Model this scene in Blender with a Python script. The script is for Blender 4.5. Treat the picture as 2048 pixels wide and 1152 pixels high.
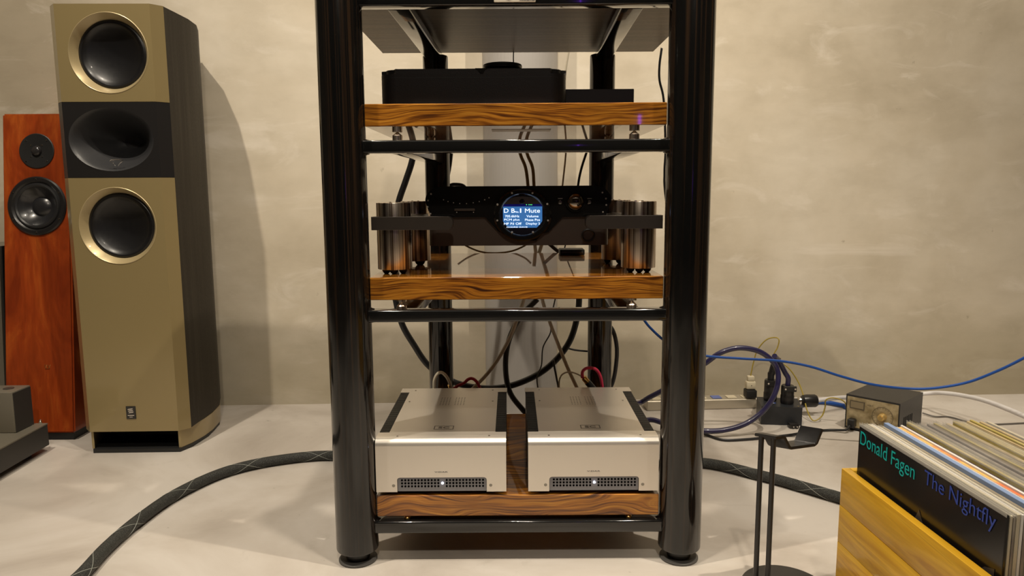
import bpy, bmesh, math, random
from mathutils import Vector as V, Matrix as M4, noise
random.seed(7)
for o in list(bpy.data.objects): bpy.data.objects.remove(o)
SC = bpy.context.scene; COL = SC.collection
PI = math.pi; R = math.radians
# ------------------------------------------------------------------ camera
FPX = 1460.; TH = math.atan(196/1460.); RO = R(.35); CH = .655
cam = bpy.data.cameras.new('camera'); cam.sensor_width = 36; cam.lens = FPX/2048*36
cam.clip_start = .02
co = bpy.data.objects.new('camera', cam); COL.objects.link(co); SC.camera = co
rt = V((math.cos(RO), -math.sin(RO)*math.sin(TH), -math.sin(RO)*math.cos(TH)))
dn = V((-math.sin(RO), -math.cos(RO)*math.sin(TH), -math.cos(RO)*math.cos(TH)))
fw = V((0, math.cos(TH), -math.sin(TH)))
co.matrix_world = M4(((rt.x, -dn.x, -fw.x, 0), (rt.y, -dn.y, -fw.y, 0), (rt.z, -dn.z, -fw.z, CH), (0, 0, 0, 1)))
def ray(px, py): return fw + rt*((px-1024)/FPX) + dn*((py-576)/FPX)
def at(px, py, Y):                      # the world point at depth Y seen at a pixel of the photograph
    r = ray(px, py); p = r*(Y/r.y); return V((p.x, p.y, p.z+CH))
def fl(px, py, z=0):                    # the world point at height z
    r = ray(px, py); p = r*((z-CH)/r.z); return V((p.x, p.y, z))
# ------------------------------------------------------------------ world, lights, exposure
w = bpy.data.worlds.new('world'); SC.world = w; w.use_nodes = True
w.node_tree.nodes['Background'].inputs[0].default_value = (.9, .85, .75, 1)
w.node_tree.nodes['Background'].inputs[1].default_value = .05
SC.view_settings.view_transform = 'Standard'; SC.view_settings.look = 'None'
SC.view_settings.gamma = 1; SC.view_settings.use_curve_mapping = False
SC.view_settings.exposure = 0.0
def lamp(name, x, y, power, tx=None, ty=None, tz=0, size=.05, z=2.8, cone=120, color=(1, .885, .72)):
    l = bpy.data.lights.new(name, 'SPOT'); l.energy = power; l.shadow_soft_size = size; l.color = color
    l.spot_size = R(cone); l.spot_blend = .6
    o = bpy.data.objects.new(name, l); COL.objects.link(o); o.location = (x, y, z)
    d = V((tx if tx is not None else x, ty if ty is not None else y, tz)) - o.location
    o.rotation_euler = d.to_track_quat('-Z', 'Y').to_euler(); return o
lamp('ceiling_spot', -1.05, .72, 170, -.75, 2.0, .6, size=.022, cone=84)
lamp('ceiling_spot', 1.10, .72, 170, .90, 2.0, .6, size=.022, cone=84)
lamp('ceiling_spot', .0, .95, 95, .0, 1.75, .9, size=.03, cone=80)
lamp('ceiling_spot', .15, -.9, 90, .0, 1.2, .1, size=.06, cone=62)
pool = lamp('ceiling_spot', .25, .30, 70, .25, .30, 0, size=.02, cone=36); pool.data.spot_blend = .12  # added spot, its cone edge shapes the bright pool on the front floor
al = bpy.data.lights.new('fill_panel', 'AREA'); al.energy = 8; al.shape = 'RECTANGLE'; al.size = 3; al.size_y = 1.6; al.color = (1, .9, .76)  # soft fill light added to lift the room's ambient level
ao = bpy.data.objects.new('fill_panel', al); COL.objects.link(ao); ao.location = (0, -.6, 2.85)
# ------------------------------------------------------------------ materials
def N(nt, t, **k):
    n = nt.nodes.new(t)
    for a, b in k.items():
        if a.startswith('i_'):
            key = a[2:].replace('_', ' '); n.inputs[key].default_value = b
        else: setattr(n, a, b)
    return n
def mat(name, col, rough=.5, metal=0, coat=0, spec=.5, emit=None, es=1, bump=0, bscale=200, aniso=0, alpha=1, trans=0):
    m = bpy.data.materials.new(name); m.use_nodes = True; nt = m.node_tree; b = nt.nodes['Principled BSDF']
    b.inputs['Base Color'].default_value = (*col, 1); b.inputs['Roughness'].default_value = rough
    b.inputs['Metallic'].default_value = metal; b.inputs['Coat Weight'].default_value = coat
    b.inputs['Coat Roughness'].default_value = .03
    b.inputs['Specular IOR Level'].default_value = spec; b.inputs['Alpha'].default_value = alpha
    b.inputs['Transmission Weight'].default_value = trans; b.inputs['Anisotropic'].default_value = aniso
    if emit: b.inputs['Emission Color'].default_value = (*emit, 1); b.inputs['Emission Strength'].default_value = es
    tc = N(nt, 'ShaderNodeTexCoord'); ns = N(nt, 'ShaderNodeTexNoise', i_Scale=bscale, i_Detail=3.)
    nt.links.new(tc.outputs['Object'], ns.inputs['Vector'])
    if bump:
        bp = N(nt, 'ShaderNodeBump', i_Strength=bump, i_Distance=.001)
        nt.links.new(ns.outputs['Fac'], bp.inputs['Height']); nt.links.new(bp.outputs[0], b.inputs['Normal'])
    else:                                # a trace of unevenness in the gloss
        mr = N(nt, 'ShaderNodeMapRange'); mr.inputs['To Min'].default_value = rough*.85; mr.inputs['To Max'].default_value = rough*1.15
        nt.links.new(ns.outputs['Fac'], mr.inputs['Value']); nt.links.new(mr.outputs[0], b.inputs['Roughness'])
    return m
def ramp(nt, src, stops, interp='LINEAR'):
    r = N(nt, 'ShaderNodeValToRGB'); cr = r.color_ramp; cr.interpolation = interp
    while len(cr.elements) < len(stops): cr.elements.new(.5)
    for e, (p, c) in zip(cr.elements, stops): e.position = p; e.color = (*c, 1)
    nt.links.new(src, r.inputs['Fac']); return r.outputs['Color']
def mixc(nt, a, b, f, mode='MIX'):
    m = N(nt, 'ShaderNodeMix', data_type='RGBA', blend_type=mode)
    for s, v in ((6, a), (7, b)):
        if isinstance(v, tuple): m.inputs[s].default_value = (*v, 1)
        else: nt.links.new(v, m.inputs[s])
    if isinstance(f, float): m.inputs[0].default_value = f
    else: nt.links.new(f, m.inputs[0])
    return m.outputs[2]
def coords(nt, scale=(1, 1, 1), rot=(0, 0, 0), loc=(0, 0, 0)):
    tc = N(nt, 'ShaderNodeTexCoord'); mp = N(nt, 'ShaderNodeMapping')
    mp.inputs['Scale'].default_value = scale; mp.inputs['Rotation'].default_value = rot; mp.inputs['Location'].default_value = loc
    nt.links.new(tc.outputs['Object'], mp.inputs['Vector']); return mp.outputs['Vector']
def tnoise(nt, vec, scale, detail=4., rough=.5, dist=0.):
    n = N(nt, 'ShaderNodeTexNoise', i_Scale=float(scale), i_Detail=float(detail), i_Roughness=float(rough), i_Distortion=float(dist))
    nt.links.new(vec, n.inputs['Vector']); return n.outputs['Fac']
def concrete_wall():
    m = mat('wall_plaster', (.5, .45, .36), .55); nt = m.node_tree; b = nt.nodes['Principled BSDF']
    v = coords(nt)
    a = ramp(nt, tnoise(nt, v, 1.6, 6, .6, .4), [(.32, (.42, .36, .265)), (.5, (.53, .465, .36)), (.66, (.60, .54, .44))])
    vs = coords(nt, (1.2, 1, 3), loc=(3, 1, 2))
    p = ramp(nt, tnoise(nt, vs, 3.2, 8, .62, 1.2), [(.56, (0, 0, 0)), (.70, (1, 1, 1))])
    c = mixc(nt, a, (.68, .62, .53), N(nt, 'ShaderNodeMath', operation='MULTIPLY').outputs[0])
    mm = c.node.inputs[0].links[0].from_node; nt.links.new(p, mm.inputs[0]); mm.inputs[1].default_value = .55
    # yellowish stain low on the wall, with the shadow there painted in darker
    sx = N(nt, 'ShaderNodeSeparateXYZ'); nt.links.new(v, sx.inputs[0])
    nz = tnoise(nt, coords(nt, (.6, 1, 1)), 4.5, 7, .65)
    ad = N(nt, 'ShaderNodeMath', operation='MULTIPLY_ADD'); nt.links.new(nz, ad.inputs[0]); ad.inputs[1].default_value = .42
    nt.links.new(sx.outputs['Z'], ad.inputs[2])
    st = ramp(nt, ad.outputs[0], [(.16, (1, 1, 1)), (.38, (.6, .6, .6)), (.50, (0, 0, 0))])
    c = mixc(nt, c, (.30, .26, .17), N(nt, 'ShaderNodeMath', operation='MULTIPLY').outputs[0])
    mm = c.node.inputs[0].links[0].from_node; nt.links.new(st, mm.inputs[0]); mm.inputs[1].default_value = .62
    tr = ramp(nt, tnoise(nt, coords(nt, (1, 1, 2.2), loc=(5, 0, 1)), 6.0, 8, .62, .15), [(.34, (.93, .925, .915)), (.5, (1, 1, 1)), (.66, (1.045, 1.045, 1.05))])
    c = mixc(nt, c, tr, 1.0, 'MULTIPLY')
    fs = ramp(nt, tnoise(nt, coords(nt, loc=(2, 0, 7)), 26, 4, .6), [(.71, (0, 0, 0)), (.77, (.55, .55, .55))])
    c = mixc(nt, c, (.30, .25, .18), fs)
    nt.links.new(c, b.inputs['Base Color'])
    bp = N(nt, 'ShaderNodeBump', i_Strength=.22, i_Distance=.003); nt.links.new(tnoise(nt, v, 9, 8, .6), bp.inputs['Height'])
    nt.links.new(bp.outputs[0], b.inputs['Normal']); return m
def floor_mat():
    m = mat('floor_screed', (.5, .47, .43), .35); nt = m.node_tree; b = nt.nodes['Principled BSDF']
    v = coords(nt)
    a = ramp(nt, tnoise(nt, v, 2.2, 8, .6, .7), [(.36, (.40, .355, .31)), (.5, (.51, .465, .415)), (.62, (.585, .545, .50))])
    p = ramp(nt, tnoise(nt, coords(nt, loc=(4, 2, 0)), 7, 9, .68, 1.5), [(.6, (0, 0, 0)), (.78, (.6, .6, .6))])
    c = mixc(nt, a, (.35, .32, .27), p)
    sp = ramp(nt, tnoise(nt, coords(nt, loc=(9, 2, 0)), 42, 3, .5), [(.72, (0, 0, 0)), (.78, (.7, .7, .7))])
    c = mixc(nt, c, (.20, .18, .15), sp)
    nt.links.new(c, b.inputs['Base Color'])
    r = N(nt, 'ShaderNodeMapRange'); r.inputs['To Min'].default_value = .28; r.inputs['To Max'].default_value = .6
    nt.links.new(tnoise(nt, v, 5, 6), r.inputs['Value']); nt.links.new(r.outputs[0], b.inputs['Roughness'])
    bp = N(nt, 'ShaderNodeBump', i_Strength=.12, i_Distance=.002); nt.links.new(tnoise(nt, v, 14, 8, .6), bp.inputs['Height'])
    nt.links.new(bp.outputs[0], b.inputs['Normal']); return m
def zebrano(name='zebrano_veneer', loc=(0, 0, 0), wavy=.25, sc=1.):
    m = mat(name, (.4, .2, .05), .4, coat=1., spec=.15); nt = m.node_tree; b = nt.nodes['Principled BSDF']
    v0 = coords(nt, (1.6, 1.6, 5), loc=loc)
    warp = tnoise(nt, v0, 2.4, 2, .5)
    v = coords(nt, (1, 1, 1), loc=loc)
    sx = N(nt, 'ShaderNodeSeparateXYZ'); nt.links.new(v, sx.inputs[0])
    su = N(nt, 'ShaderNodeMath', operation='MULTIPLY_ADD'); nt.links.new(warp, su.inputs[0]); su.inputs[1].default_value = wavy*.35; nt.links.new(sx.outputs['Z'], su.inputs[2])
    sy = N(nt, 'ShaderNodeMath', operation='MULTIPLY_ADD'); nt.links.new(sx.outputs['Y'], sy.inputs[0]); sy.inputs[1].default_value = .8; nt.links.new(su.outputs[0], sy.inputs[2])
    xs = N(nt, 'ShaderNodeMath', operation='MULTIPLY'); nt.links.new(sx.outputs['X'], xs.inputs[0]); xs.inputs[1].default_value = .03
    cb = N(nt, 'ShaderNodeCombineXYZ'); nt.links.new(xs.outputs[0], cb.inputs[0]); nt.links.new(sy.outputs[0], cb.inputs[2])
    g = tnoise(nt, cb.outputs[0], 300*sc, 3, .6)
    c = ramp(nt, g, [(.30, (.035, .010, .003)), (.42, (.17, .055, .007)), (.53, (.42, .165, .017)), (.68, (.58, .27, .035))])
    big = ramp(nt, tnoise(nt, v0, 3, 2), [(.35, (.75, .7, .6)), (.65, (1.15, 1.1, 1.0))])
    c = mixc(nt, c, big, 1.0, 'MULTIPLY')
    fine = ramp(nt, tnoise(nt, coords(nt, (20, 20, 900), loc=loc), 1, 2), [(.3, (.75, .75, .75)), (.7, (1.1, 1.1, 1.1))])
    c = mixc(nt, c, fine, 1.0, 'MULTIPLY')
    nt.links.new(c, b.inputs['Base Color']); return m
def streaky(name, c1, c2, rough, scale=(220, 220, 1.2), coat=1., metal=0, lo=.45, hi=.75, spec=.5):
    m = mat(name, c1, rough, coat=coat, metal=metal, spec=spec); nt = m.node_tree; b = nt.nodes['Principled BSDF']
    c = ramp(nt, tnoise(nt, coords(nt, scale), 1, 4, .6), [(lo, c1), (hi, c2)])
    nt.links.new(c, b.inputs['Base Color']); return m
def cherry():
    m = mat('cherry_veneer', (.35, .06, .01), .3, coat=.35); nt = m.node_tree; b = nt.nodes['Principled BSDF']
    c = ramp(nt, tnoise(nt, coords(nt, (4, 4, 1.6)), 2.2, 5, .6, 1.2), [(.34, (.19, .026, .005)), (.5, (.28, .043, .007)), (.64, (.40, .088, .013))])
    f = ramp(nt, tnoise(nt, coords(nt, (160, 160, 6)), 1, 3), [(.3, (.88, .88, .88)), (.7, (1.1, 1.1, 1.1))])
    nt.links.new(mixc(nt, c, f, 1.0, 'MULTIPLY'), b.inputs['Base Color']); return m
def pine():
    m = mat('varnished_pine', (.6, .33, .05), .4, coat=.15); nt = m.node_tree; b = nt.nodes['Principled BSDF']
    v = coords(nt, (3, .9, 9), (R(8), 0, 0))
    c = ramp(nt, tnoise(nt, v, 3.4, 4, .55, 1.4), [(.34, (.46, .21, .008)), (.46, (.64, .34, .016)), (.6, (.74, .43, .028)), (.7, (.54, .27, .012))])
    f = ramp(nt, tnoise(nt, coords(nt, (60, 6, 160), (R(8), 0, 0)), 1, 3), [(.3, (.9, .9, .9)), (.7, (1.06, 1.06, 1.06))])
    nt.links.new(mixc(nt, c, f, 1.0, 'MULTIPLY'), b.inputs['Base Color']); return m
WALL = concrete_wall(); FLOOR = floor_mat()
ZEB = [zebrano('zebrano_veneer', (0, 0, 0), .22), zebrano('zebrano_veneer_b', (.7, 0, .13), .24), zebrano('zebrano_veneer_c', (1.9, 0, .31), .45, .55)]
TOPV = streaky('top_panel_veneer', (.070, .043, .020), (.115, .076, .040), .4, (3, 60, 60), .0, lo=.35, hi=.65, spec=.2)
GLOSS = streaky('black_lacquer', (.004, .004, .004), (.045, .024, .012), .12, (190, 190, .9), .15, lo=.5, hi=.8)
PIANO = mat('black_gloss', (.008, .008, .008), .1, coat=.5)
GOLD = mat('champagne_lacquer', (.33, .255, .12), .32, metal=.35, coat=.5)
GOLDD = mat('champagne_ring', (.44, .35, .19), .34, metal=.35, coat=.3)
SIDE = streaky('dark_grey_side', (.026, .021, .015), (.042, .035, .025), .5, (60, 60, 2), 0, spec=.15)
BLK = mat('matt_black', (.012, .012, .012), .5); BLKS = mat('satin_black', (.014, .013, .013), .33)
CONE = mat('driver_cone_black', (.006, .006, .007), .36, coat=.15)
HORN = mat('horn_black', (.03, .03, .032), .38)
CHERRY = cherry(); PINE = pine()
SIL = mat('silver_aluminium', (.78, .73, .66), .36, metal=.75, bump=.02, bscale=900)
SILD = mat('grey_grille', (.23, .23, .25), .5, metal=.4)
SCREW = mat('bright_screw', (.62, .6, .56), .35, metal=.4); SCREWD = mat('dull_screw', (.3, .28, .24), .4, metal=.6)
CHROME = mat('chrome', (.75, .72, .68), .08, metal=1); BRZ = streaky('smoked_chrome', (.22, .15, .11), (.98, .86, .72), .30, (190, 190, .8), 0, 1, .44, .56)
DAVEB = mat('dark_bronze_aluminium', (.085, .066, .055), .42, metal=.55, bump=.06, bscale=900)
DARKAL = mat('dark_aluminium', (.085, .072, .062), .38, metal=.5, bump=.05, bscale=1200)
RUB = mat('black_cable_rubber', (.012, .012, .013), .4); TAN = mat('beige_cable', (.48, .43, .33), .4)
OLIVE = mat('olive_cable', (.20, .13, .03), .4); YEL = mat('green_yellow_wire', (.36, .27, .04), .45)
BLUE = mat('blue_cable', (.006, .062, .30), .4); PURP = mat('navy_purple_cable', (.020, .017, .065), .33, coat=.3)
WHITE = mat('white_cable', (.62, .6, .6), .5); RED = mat('red_cable', (.5, .01, .03), .4)
CREAM = mat('cream_plastic', (.62, .55, .40), .45); BRASS = mat('brass', (.75, .5, .18), .25, metal=1)
MESH = mat('braided_sleeve', (.022, .024, .021), .6, bump=.9, bscale=1400); _nt = MESH.node_tree
_nt.links.new(ramp(_nt, tnoise(_nt, coords(_nt), 700, 2), [(.45, (.008, .009, .008)), (.7, (.085, .088, .078))]), _nt.nodes['Principled BSDF'].inputs['Base Color'])
THREAD = mat('grey_thread', (.4, .42, .38), .7)
LED = mat('white_led', (.9, .93, 1), .3, emit=(.75, .82, 1), es=14)
LCD = mat('blue_screen', (.02, .08, .2), .3, emit=(.055, .20, .52), es=.68); LCDT = mat('screen_letters', (.9, .95, 1), .4, emit=(.75, .88, 1), es=1.5)
LCDN = mat('dark_blue_screen_edge', (0, .0, .05), .2, emit=(.004, .004, .06), es=1.)
GREEN = mat('green_indicator', (.1, .8, .2), .4, emit=(.1, .9, .2), es=1.2)
ANTH = mat('anthracite_paint', (.04, .036, .032), .5, metal=.2, bump=.1, bscale=900); GUNM = mat('bronze_grey_paint', (.20, .18, .14), .38, metal=.4)
GLASS = mat('clear_film', (.8, .78, .72), .2, alpha=.28)
GREYP = mat('grey_print', (.1, .1, .1), .5); WPR = mat('white_print', (.75, .75, .72), .5)
PLATE = mat('nameplate_silver', (.7, .62, .5), .35, metal=.3)
# ------------------------------------------------------------------ mesh helpers
class MB:
    def __init__(s): s.bm = bmesh.new()
    def _xf(s, vs, m):
        if m is not None: bmesh.ops.transform(s.bm, matrix=m, verts=vs)
        return s
    def box(s, x0, x1, y0, y1, z0, z1, bev=0, seg=2, m=None):
        r = bmesh.ops.create_cube(s.bm, size=1); vs = r['verts']
        for v in vs: v.co = V(((x0+x1)/2+v.co.x*(x1-x0), (y0+y1)/2+v.co.y*(y1-y0), (z0+z1)/2+v.co.z*(z1-z0)))
        if bev:
            es = list({e for v in vs for e in v.link_edges})
            r = bmesh.ops.bevel(s.bm, geom=es, offset=bev, segments=seg, affect='EDGES', profile=.5); vs = list({v for f in r['faces'] for v in f.verts} | {v for v in vs if v.is_valid})
        return s._xf(vs, m)
    def prism(s, pts, a, b, axis='z', m=None):     # polygon extruded along an axis
        mp = {'z': lambda p, t: V((p[0], p[1], t)), 'y': lambda p, t: V((p[0], t, p[1])), 'x': lambda p, t: V((t, p[0], p[1]))}[axis]
        A = [s.bm.verts.new(mp(p, a)) for p in pts]; B = [s.bm.verts.new(mp(p, b)) for p in pts]; n = len(pts)
        s.bm.faces.new(A); s.bm.faces.new(B[::-1])
        for i in range(n): s.bm.faces.new((A[i], B[i], B[(i+1) % n], A[(i+1) % n]))
        return s._xf(A+B, m)
    def lathe(s, prof, c=(0, 0, 0), axis='z', n=32, sx=1, sy=1, m=None):   # prof: (radius, height)
        c = V(c); rings = []; vs = []
        for r, h in prof:
            ring = []
            for i in range(1 if r < 1e-7 else n):
                a = 2*PI*i/n; x, y = r*math.cos(a)*sx, r*math.sin(a)*sy
                p = {'z': V((x, y, h)), 'y': V((x, h, y)), 'x': V((h, x, y))}[axis]
                v = s.bm.verts.new(c+p); ring.append(v); vs.append(v)
            rings.append(ring)
        for A, B in zip(rings, rings[1:]):
            if len(A) == 1 and len(B) == 1: continue
            for i in range(n):
                j = (i+1) % n
                if len(A) == 1: s.bm.faces.new((A[0], B[i], B[j]))
                elif len(B) == 1: s.bm.faces.new((A[i], B[0], A[j]))
                else: s.bm.faces.new((A[i], B[i], B[j], A[j]))
        return s._xf(vs, m)
    def cyl(s, c, r, h, axis='z', n=32, bev=0, m=None):
        if bev: p = [(0, 0), (r-bev, 0), (r-bev*.3, bev*.3), (r, bev), (r, h-bev), (r-bev*.3, h-bev*.3), (r-bev, h), (0, h)]
        else: p = [(0, 0), (r, 0), (r, h), (0, h)]
        return s.lathe(p, c, axis, n, m=m)
    def tube(s, pts, r, n=8, smooth=6, closed=False, rf=None):
        pts = [V(p) for p in pts]
        P = []
        if smooth and len(pts) > 2:
            q = [pts[0]*2-pts[1]] + pts + [pts[-1]*2-pts[-2]]
            for i in range(1, len(q)-2):
                for k in range(smooth):
                    t = k/smooth; a, b, c, d = q[i-1], q[i], q[i+1], q[i+2]
                    P.append(.5*((2*b)+(c-a)*t+(2*a-5*b+4*c-d)*t*t+(3*b-a-3*c+d)*t**3))
            P.append(pts[-1])
        else: P = pts
        s.path = P; rings = []; up = None; s.frames = []
        for i, p in enumerate(P):
            t = (P[min(i+1, len(P)-1)]-P[max(i-1, 0)]).normalized()
            if up is None: up = t.orthogonal().normalized()
            up = (up - t*up.dot(t)).normalized(); sd = t.cross(up); rr = r if rf is None else rf(i/(len(P)-1))
            s.frames.append((p, up.copy(), sd))
            rings.append([s.bm.verts.new(p+(up*math.cos(2*PI*k/n)+sd*math.sin(2*PI*k/n))*rr) for k in range(n)])
        for A, B in zip(rings, rings[1:]):
            for k in range(n): s.bm.faces.new((A[k], A[(k+1) % n], B[(k+1) % n], B[k]))
        s.bm.faces.new(rings[0][::-1]); s.bm.faces.new(rings[-1]); return s
    def add(s, mesh, m):
        n0 = len(s.bm.verts); s.bm.from_mesh(mesh); s.bm.verts.ensure_lookup_table()
        return s._xf(s.bm.verts[n0:], m)
WM = {}                                            # world matrix of every parent
def label(o, lab=None, cat=None, group=None, kind=None):
    for k, v in (('label', lab), ('category', cat), ('group', group), ('kind', kind)):
        if v: o[k] = v
    return o
def thing(name, lab, cat, loc=(0, 0, 0), rz=0, group=None, tilt=0):
    o = bpy.data.objects.new(name, None); COL.objects.link(o); o.empty_display_size = .02
    o.location = loc; o.rotation_euler = (tilt, 0, rz)
    m = M4.Translation(V(loc)) @ M4.Rotation(rz, 4, 'Z') @ M4.Rotation(tilt, 4, 'X'); WM[o.name] = m
    return label(o, lab, cat, group)
def obj(name, mb, material, parent=None, local=False, smooth=True, kind=None, lab=None):
    bm = mb.bm; bmesh.ops.recalc_face_normals(bm, faces=bm.faces)
    if parent is not None and not local: bmesh.ops.transform(bm, matrix=WM[parent.name].inverted(), verts=bm.verts)
    o = bpy.data.objects.new(name, None) if False else None
    me = bpy.data.meshes.new(name); loc = V((0, 0, 0))
    if parent is None:
        xs = [v.co for v in bm.verts]; loc = V(((min(c.x for c in xs)+max(c.x for c in xs))/2, (min(c.y for c in xs)+max(c.y for c in xs))/2, min(c.z for c in xs)))
        if name.startswith(('wall', 'floor')): loc = V((0, 0, 0))
        bmesh.ops.translate(bm, vec=-loc, verts=bm.verts)
    bm.to_mesh(me); bm.free()
    for m in (material if isinstance(material, (list, tuple)) else [material]): me.materials.append(m)
    if smooth:
        me.shade_smooth()
        try: me.set_sharp_from_angle(angle=R(35))
        except Exception: pass
    o = bpy.data.objects.new(name, me); COL.objects.link(o)
    if parent is not None: o.parent = parent; WM[o.name] = WM[parent.name].copy()
    else: o.location = loc; WM[o.name] = M4.Translation(loc)
    if kind: o['kind'] = kind
    if lab: o['label'] = lab
    return o
def copy_tree(o, parent=None):
    c = o.copy(); COL.objects.link(c); c.parent = parent; WM[c.name] = WM[o.name].copy()
    for ch in list(o.children): copy_tree(ch, c)
    return c
def text_mesh(s, weight=0.):
    c = bpy.data.curves.new('t', 'FONT'); c.body = s; c.extrude = .02; c.offset = weight; c.resolution_u = 3
    o = bpy.data.objects.new('t', c); COL.objects.link(o); dg = bpy.context.evaluated_depsgraph_get(); dg.update()
    me = bpy.data.meshes.new_from_object(o.evaluated_get(dg)); bpy.data.objects.remove(o); return me
def put_text(mb, s, origin, right, up, width, height, depth=.0004, weight=0., shear=0.):
    me = text_mesh(s, weight); xs = [v.co.x for v in me.vertices]; ys = [v.co.y for v in me.vertices]
    x0, x1, y0, y1 = min(xs), max(xs), min(ys), max(ys)
    right = V(right).normalized(); up = V(up).normalized(); n = right.cross(up); o = V(origin)
    for v in me.vertices:
        u = (v.co.x-x0)/(x1-x0)*width; t = (v.co.y-y0)/(y1-y0)*height
        v.co = o+right*(u+shear*t)+up*t+n*(depth*(1 if v.co.z > 0 else 0))
    mb.add(me, None); return mb
def rrect(x0, x1, z0, z1, r, n=6, corners=(1, 1, 1, 1)):    # rounded rectangle outline; corners bl, br, tr, tl
    pts = []
    for (cx, cz, a0, k) in ((x0+r, z0+r, PI, corners[0]), (x1-r, z0+r, 1.5*PI, corners[1]), (x1-r, z1-r, 0, corners[2]), (x0+r, z1-r, .5*PI, corners[3])):
        if k:
            for i in range(n+1):
                a = a0+i*PI/2/n; pts.append((cx+r*math.cos(a), cz+r*math.sin(a)))
        else: pts.append(((x0, z0), (x1, z0), (x1, z1), (x0, z1))[[PI, 1.5*PI, 0, .5*PI].index(a0)])
    return pts
X, Y_, Z = V((1, 0, 0)), V((0, 1, 0)), V((0, 0, 1))
# ------------------------------------------------------------------ the room
def struct(name, mb, m, lab=None):
    o = obj(name, mb, m, smooth=False); o['kind'] = 'structure'
    if lab: o['label'] = lab
    return o
WY = lambda x: 2.2+.028*(x+.6)
RX0, RX1, RY0, RZ = -3., 3.2, -2.8, 2.9
struct('floor', MB().box(RX0-.1, RX1+.1, RY0-.1, 2.6, -.06, 0), FLOOR, 'pale grey polished screed floor')
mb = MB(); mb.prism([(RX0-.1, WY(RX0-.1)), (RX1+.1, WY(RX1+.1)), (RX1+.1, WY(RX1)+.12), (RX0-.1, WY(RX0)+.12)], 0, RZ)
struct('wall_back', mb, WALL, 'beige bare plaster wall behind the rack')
LW = mat('side_wall_paint', (.30, .26, .20), .7, bump=.1, bscale=20)
struct('wall_left', MB().box(RX0-.1, RX0, RY0, 2.1, 0, RZ), LW)
struct('wall_right', MB().box(RX1, RX1+.1, RY0, 2.28, 0, RZ), LW)
struct('wall_front', MB().box(RX0, RX1, RY0-.1, RY0, 0, RZ), mat('dark_wall_paint', (.06, .048, .036), .6, bump=.1, bscale=20))
struct('ceiling', MB().box(RX0-.1, RX1+.1, RY0-.1, 2.6, RZ, RZ+.1), mat('ceiling_paint', (.35, .32, .28), .8, bump=.1, bscale=20))
PIL = mat('grey_painted_pillar', (.36, .34, .32), .5, bump=.15, bscale=12)
px0, px1 = at(967, 400, 2.15), at(1116, 400, 2.15); pr = (px1.x-px0.x)/2
struct('trim_1', MB().cyl(((px0.x+px1.x)/2, 2.19, 0), pr, RZ, n=64), PIL, 'round grey pillar standing against the back wall')
# ------------------------------------------------------------------ the rack
RACK = thing('equipment_rack', 'tall glossy black equipment rack with round posts and wooden shelves, in the centre', 'rack', (.0085, 1.23, 0))
CX = {-1: -.2790, 1: .2962}; CR = .0372; FYc = 1.235
for s in (-1, 1):
    x = CX[s]
    c = obj('column', MB().cyl((x, FYc, .022), CR, 1.06, n=64, bev=.003), GLOSS, RACK)
    obj('foot', MB().cyl((x, FYc, .004), .021, .018, n=40, bev=.002), BLKS, c)
    obj('foot_disc', MB().lathe([(0, 0), (.032, 0), (.034, .0012), (.034, .003), (.032, .0042), (0, .0042)], (x, FYc, .0002), n=48), mat('grey_pad', (.09, .085, .08), .5), c)
RCX = {-1: -.1735, 1: .212}; RCY = 1.737
for s in (-1, 1):
    c = obj('column', MB().cyl((RCX[s], RCY, .02), .029, .942, n=48, bev=.003), GLOSS, RACK)
    obj('foot_disc', MB().cyl((RCX[s], RCY, .0002), .03, .02, n=32), BLKS, c)
xl, xr = CX[-1]+.030, CX[1]-.030
def roundbar(x0, x1, y0, y1, z0, z1, b=.003): return MB().box(x0, x1, y0, y1, z0, z1, bev=b, seg=3)
for (z0, z1) in ((.0535, .0755), (.433, .4535), (.7165, .7375), (.9495, .986)):
    obj('rail', roundbar(xl, xr, 1.222, 1.25, z0, z1), PIANO, RACK)
    for s in (-1, 1):
        hb2 = roundbar(RCX[s]-.0185, RCX[s]+.0185, 1.2505, RCY-.02, z0, z1 if z1 < .9 else .966)
        for v in hb2.bm.verts: v.co.x -= .011*(RCY-v.co.y)/(RCY-1.25)
        obj('side_bar', hb2, PIANO, RACK)
    if z1 < .9:
      for s, xx in ((-1, xl+.008), (1, xr-.008)):
        xe = CX[s]-s*(CR-.0015); m = MB(); m.lathe([(.0150, 0), (.0130, -s*.003), (.0122, -s*.0065), (0, -s*.0065)], (xe, 1.236, (z0+z1)/2), 'x', 20)
        obj('weld_collar', m, PIANO, RACK)
SH = [(.1215, .0830), (.509, .4705), (.7965, .760)]
for i, (zt, zb) in enumerate(SH):
    sh = obj('shelf', MB().box(-.2412, .2570, 1.2285, 1.700, zb, zt, bev=.0012, seg=1), ZEB[{0: 2, 1: 1, 2: 0}[i]], RACK)
    rt_ = (.0755, .4535, .7375)[i]; gap = zb-rt_
    for sx_ in (-1, 1):
        for yy in (1.237, 1.62):
            x = {-1: -.189, 1: .205}[sx_] if yy < 1.3 else RCX[sx_]
            if gap < .01:
                obj('spike', MB().lathe([(.006, 0), (.006, .003), (.002, gap), (0, gap)], (x, yy, rt_), n=16), BRASS, RACK)
            else:
                k = gap*.38 if gap > .018 else gap*.2
                obj('spike', MB().lathe([(0, 0), (.0085, 0), (.0085, gap*.35), (.0015, gap-k), (0, gap-k)], (x, yy, rt_), n=20), BRZ, RACK)
                obj('spike_cup', MB().cyl((x, yy, zb-k), .0085, k, n=20), BRZ, sh)
tp = obj('top_panel', MB().box(-.2984, .333, 1.285, 1.757, .972, 1.01, bev=.0015, seg=1), TOPV, RACK, lab='grey-brown veneered top panel seen from below')
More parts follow.
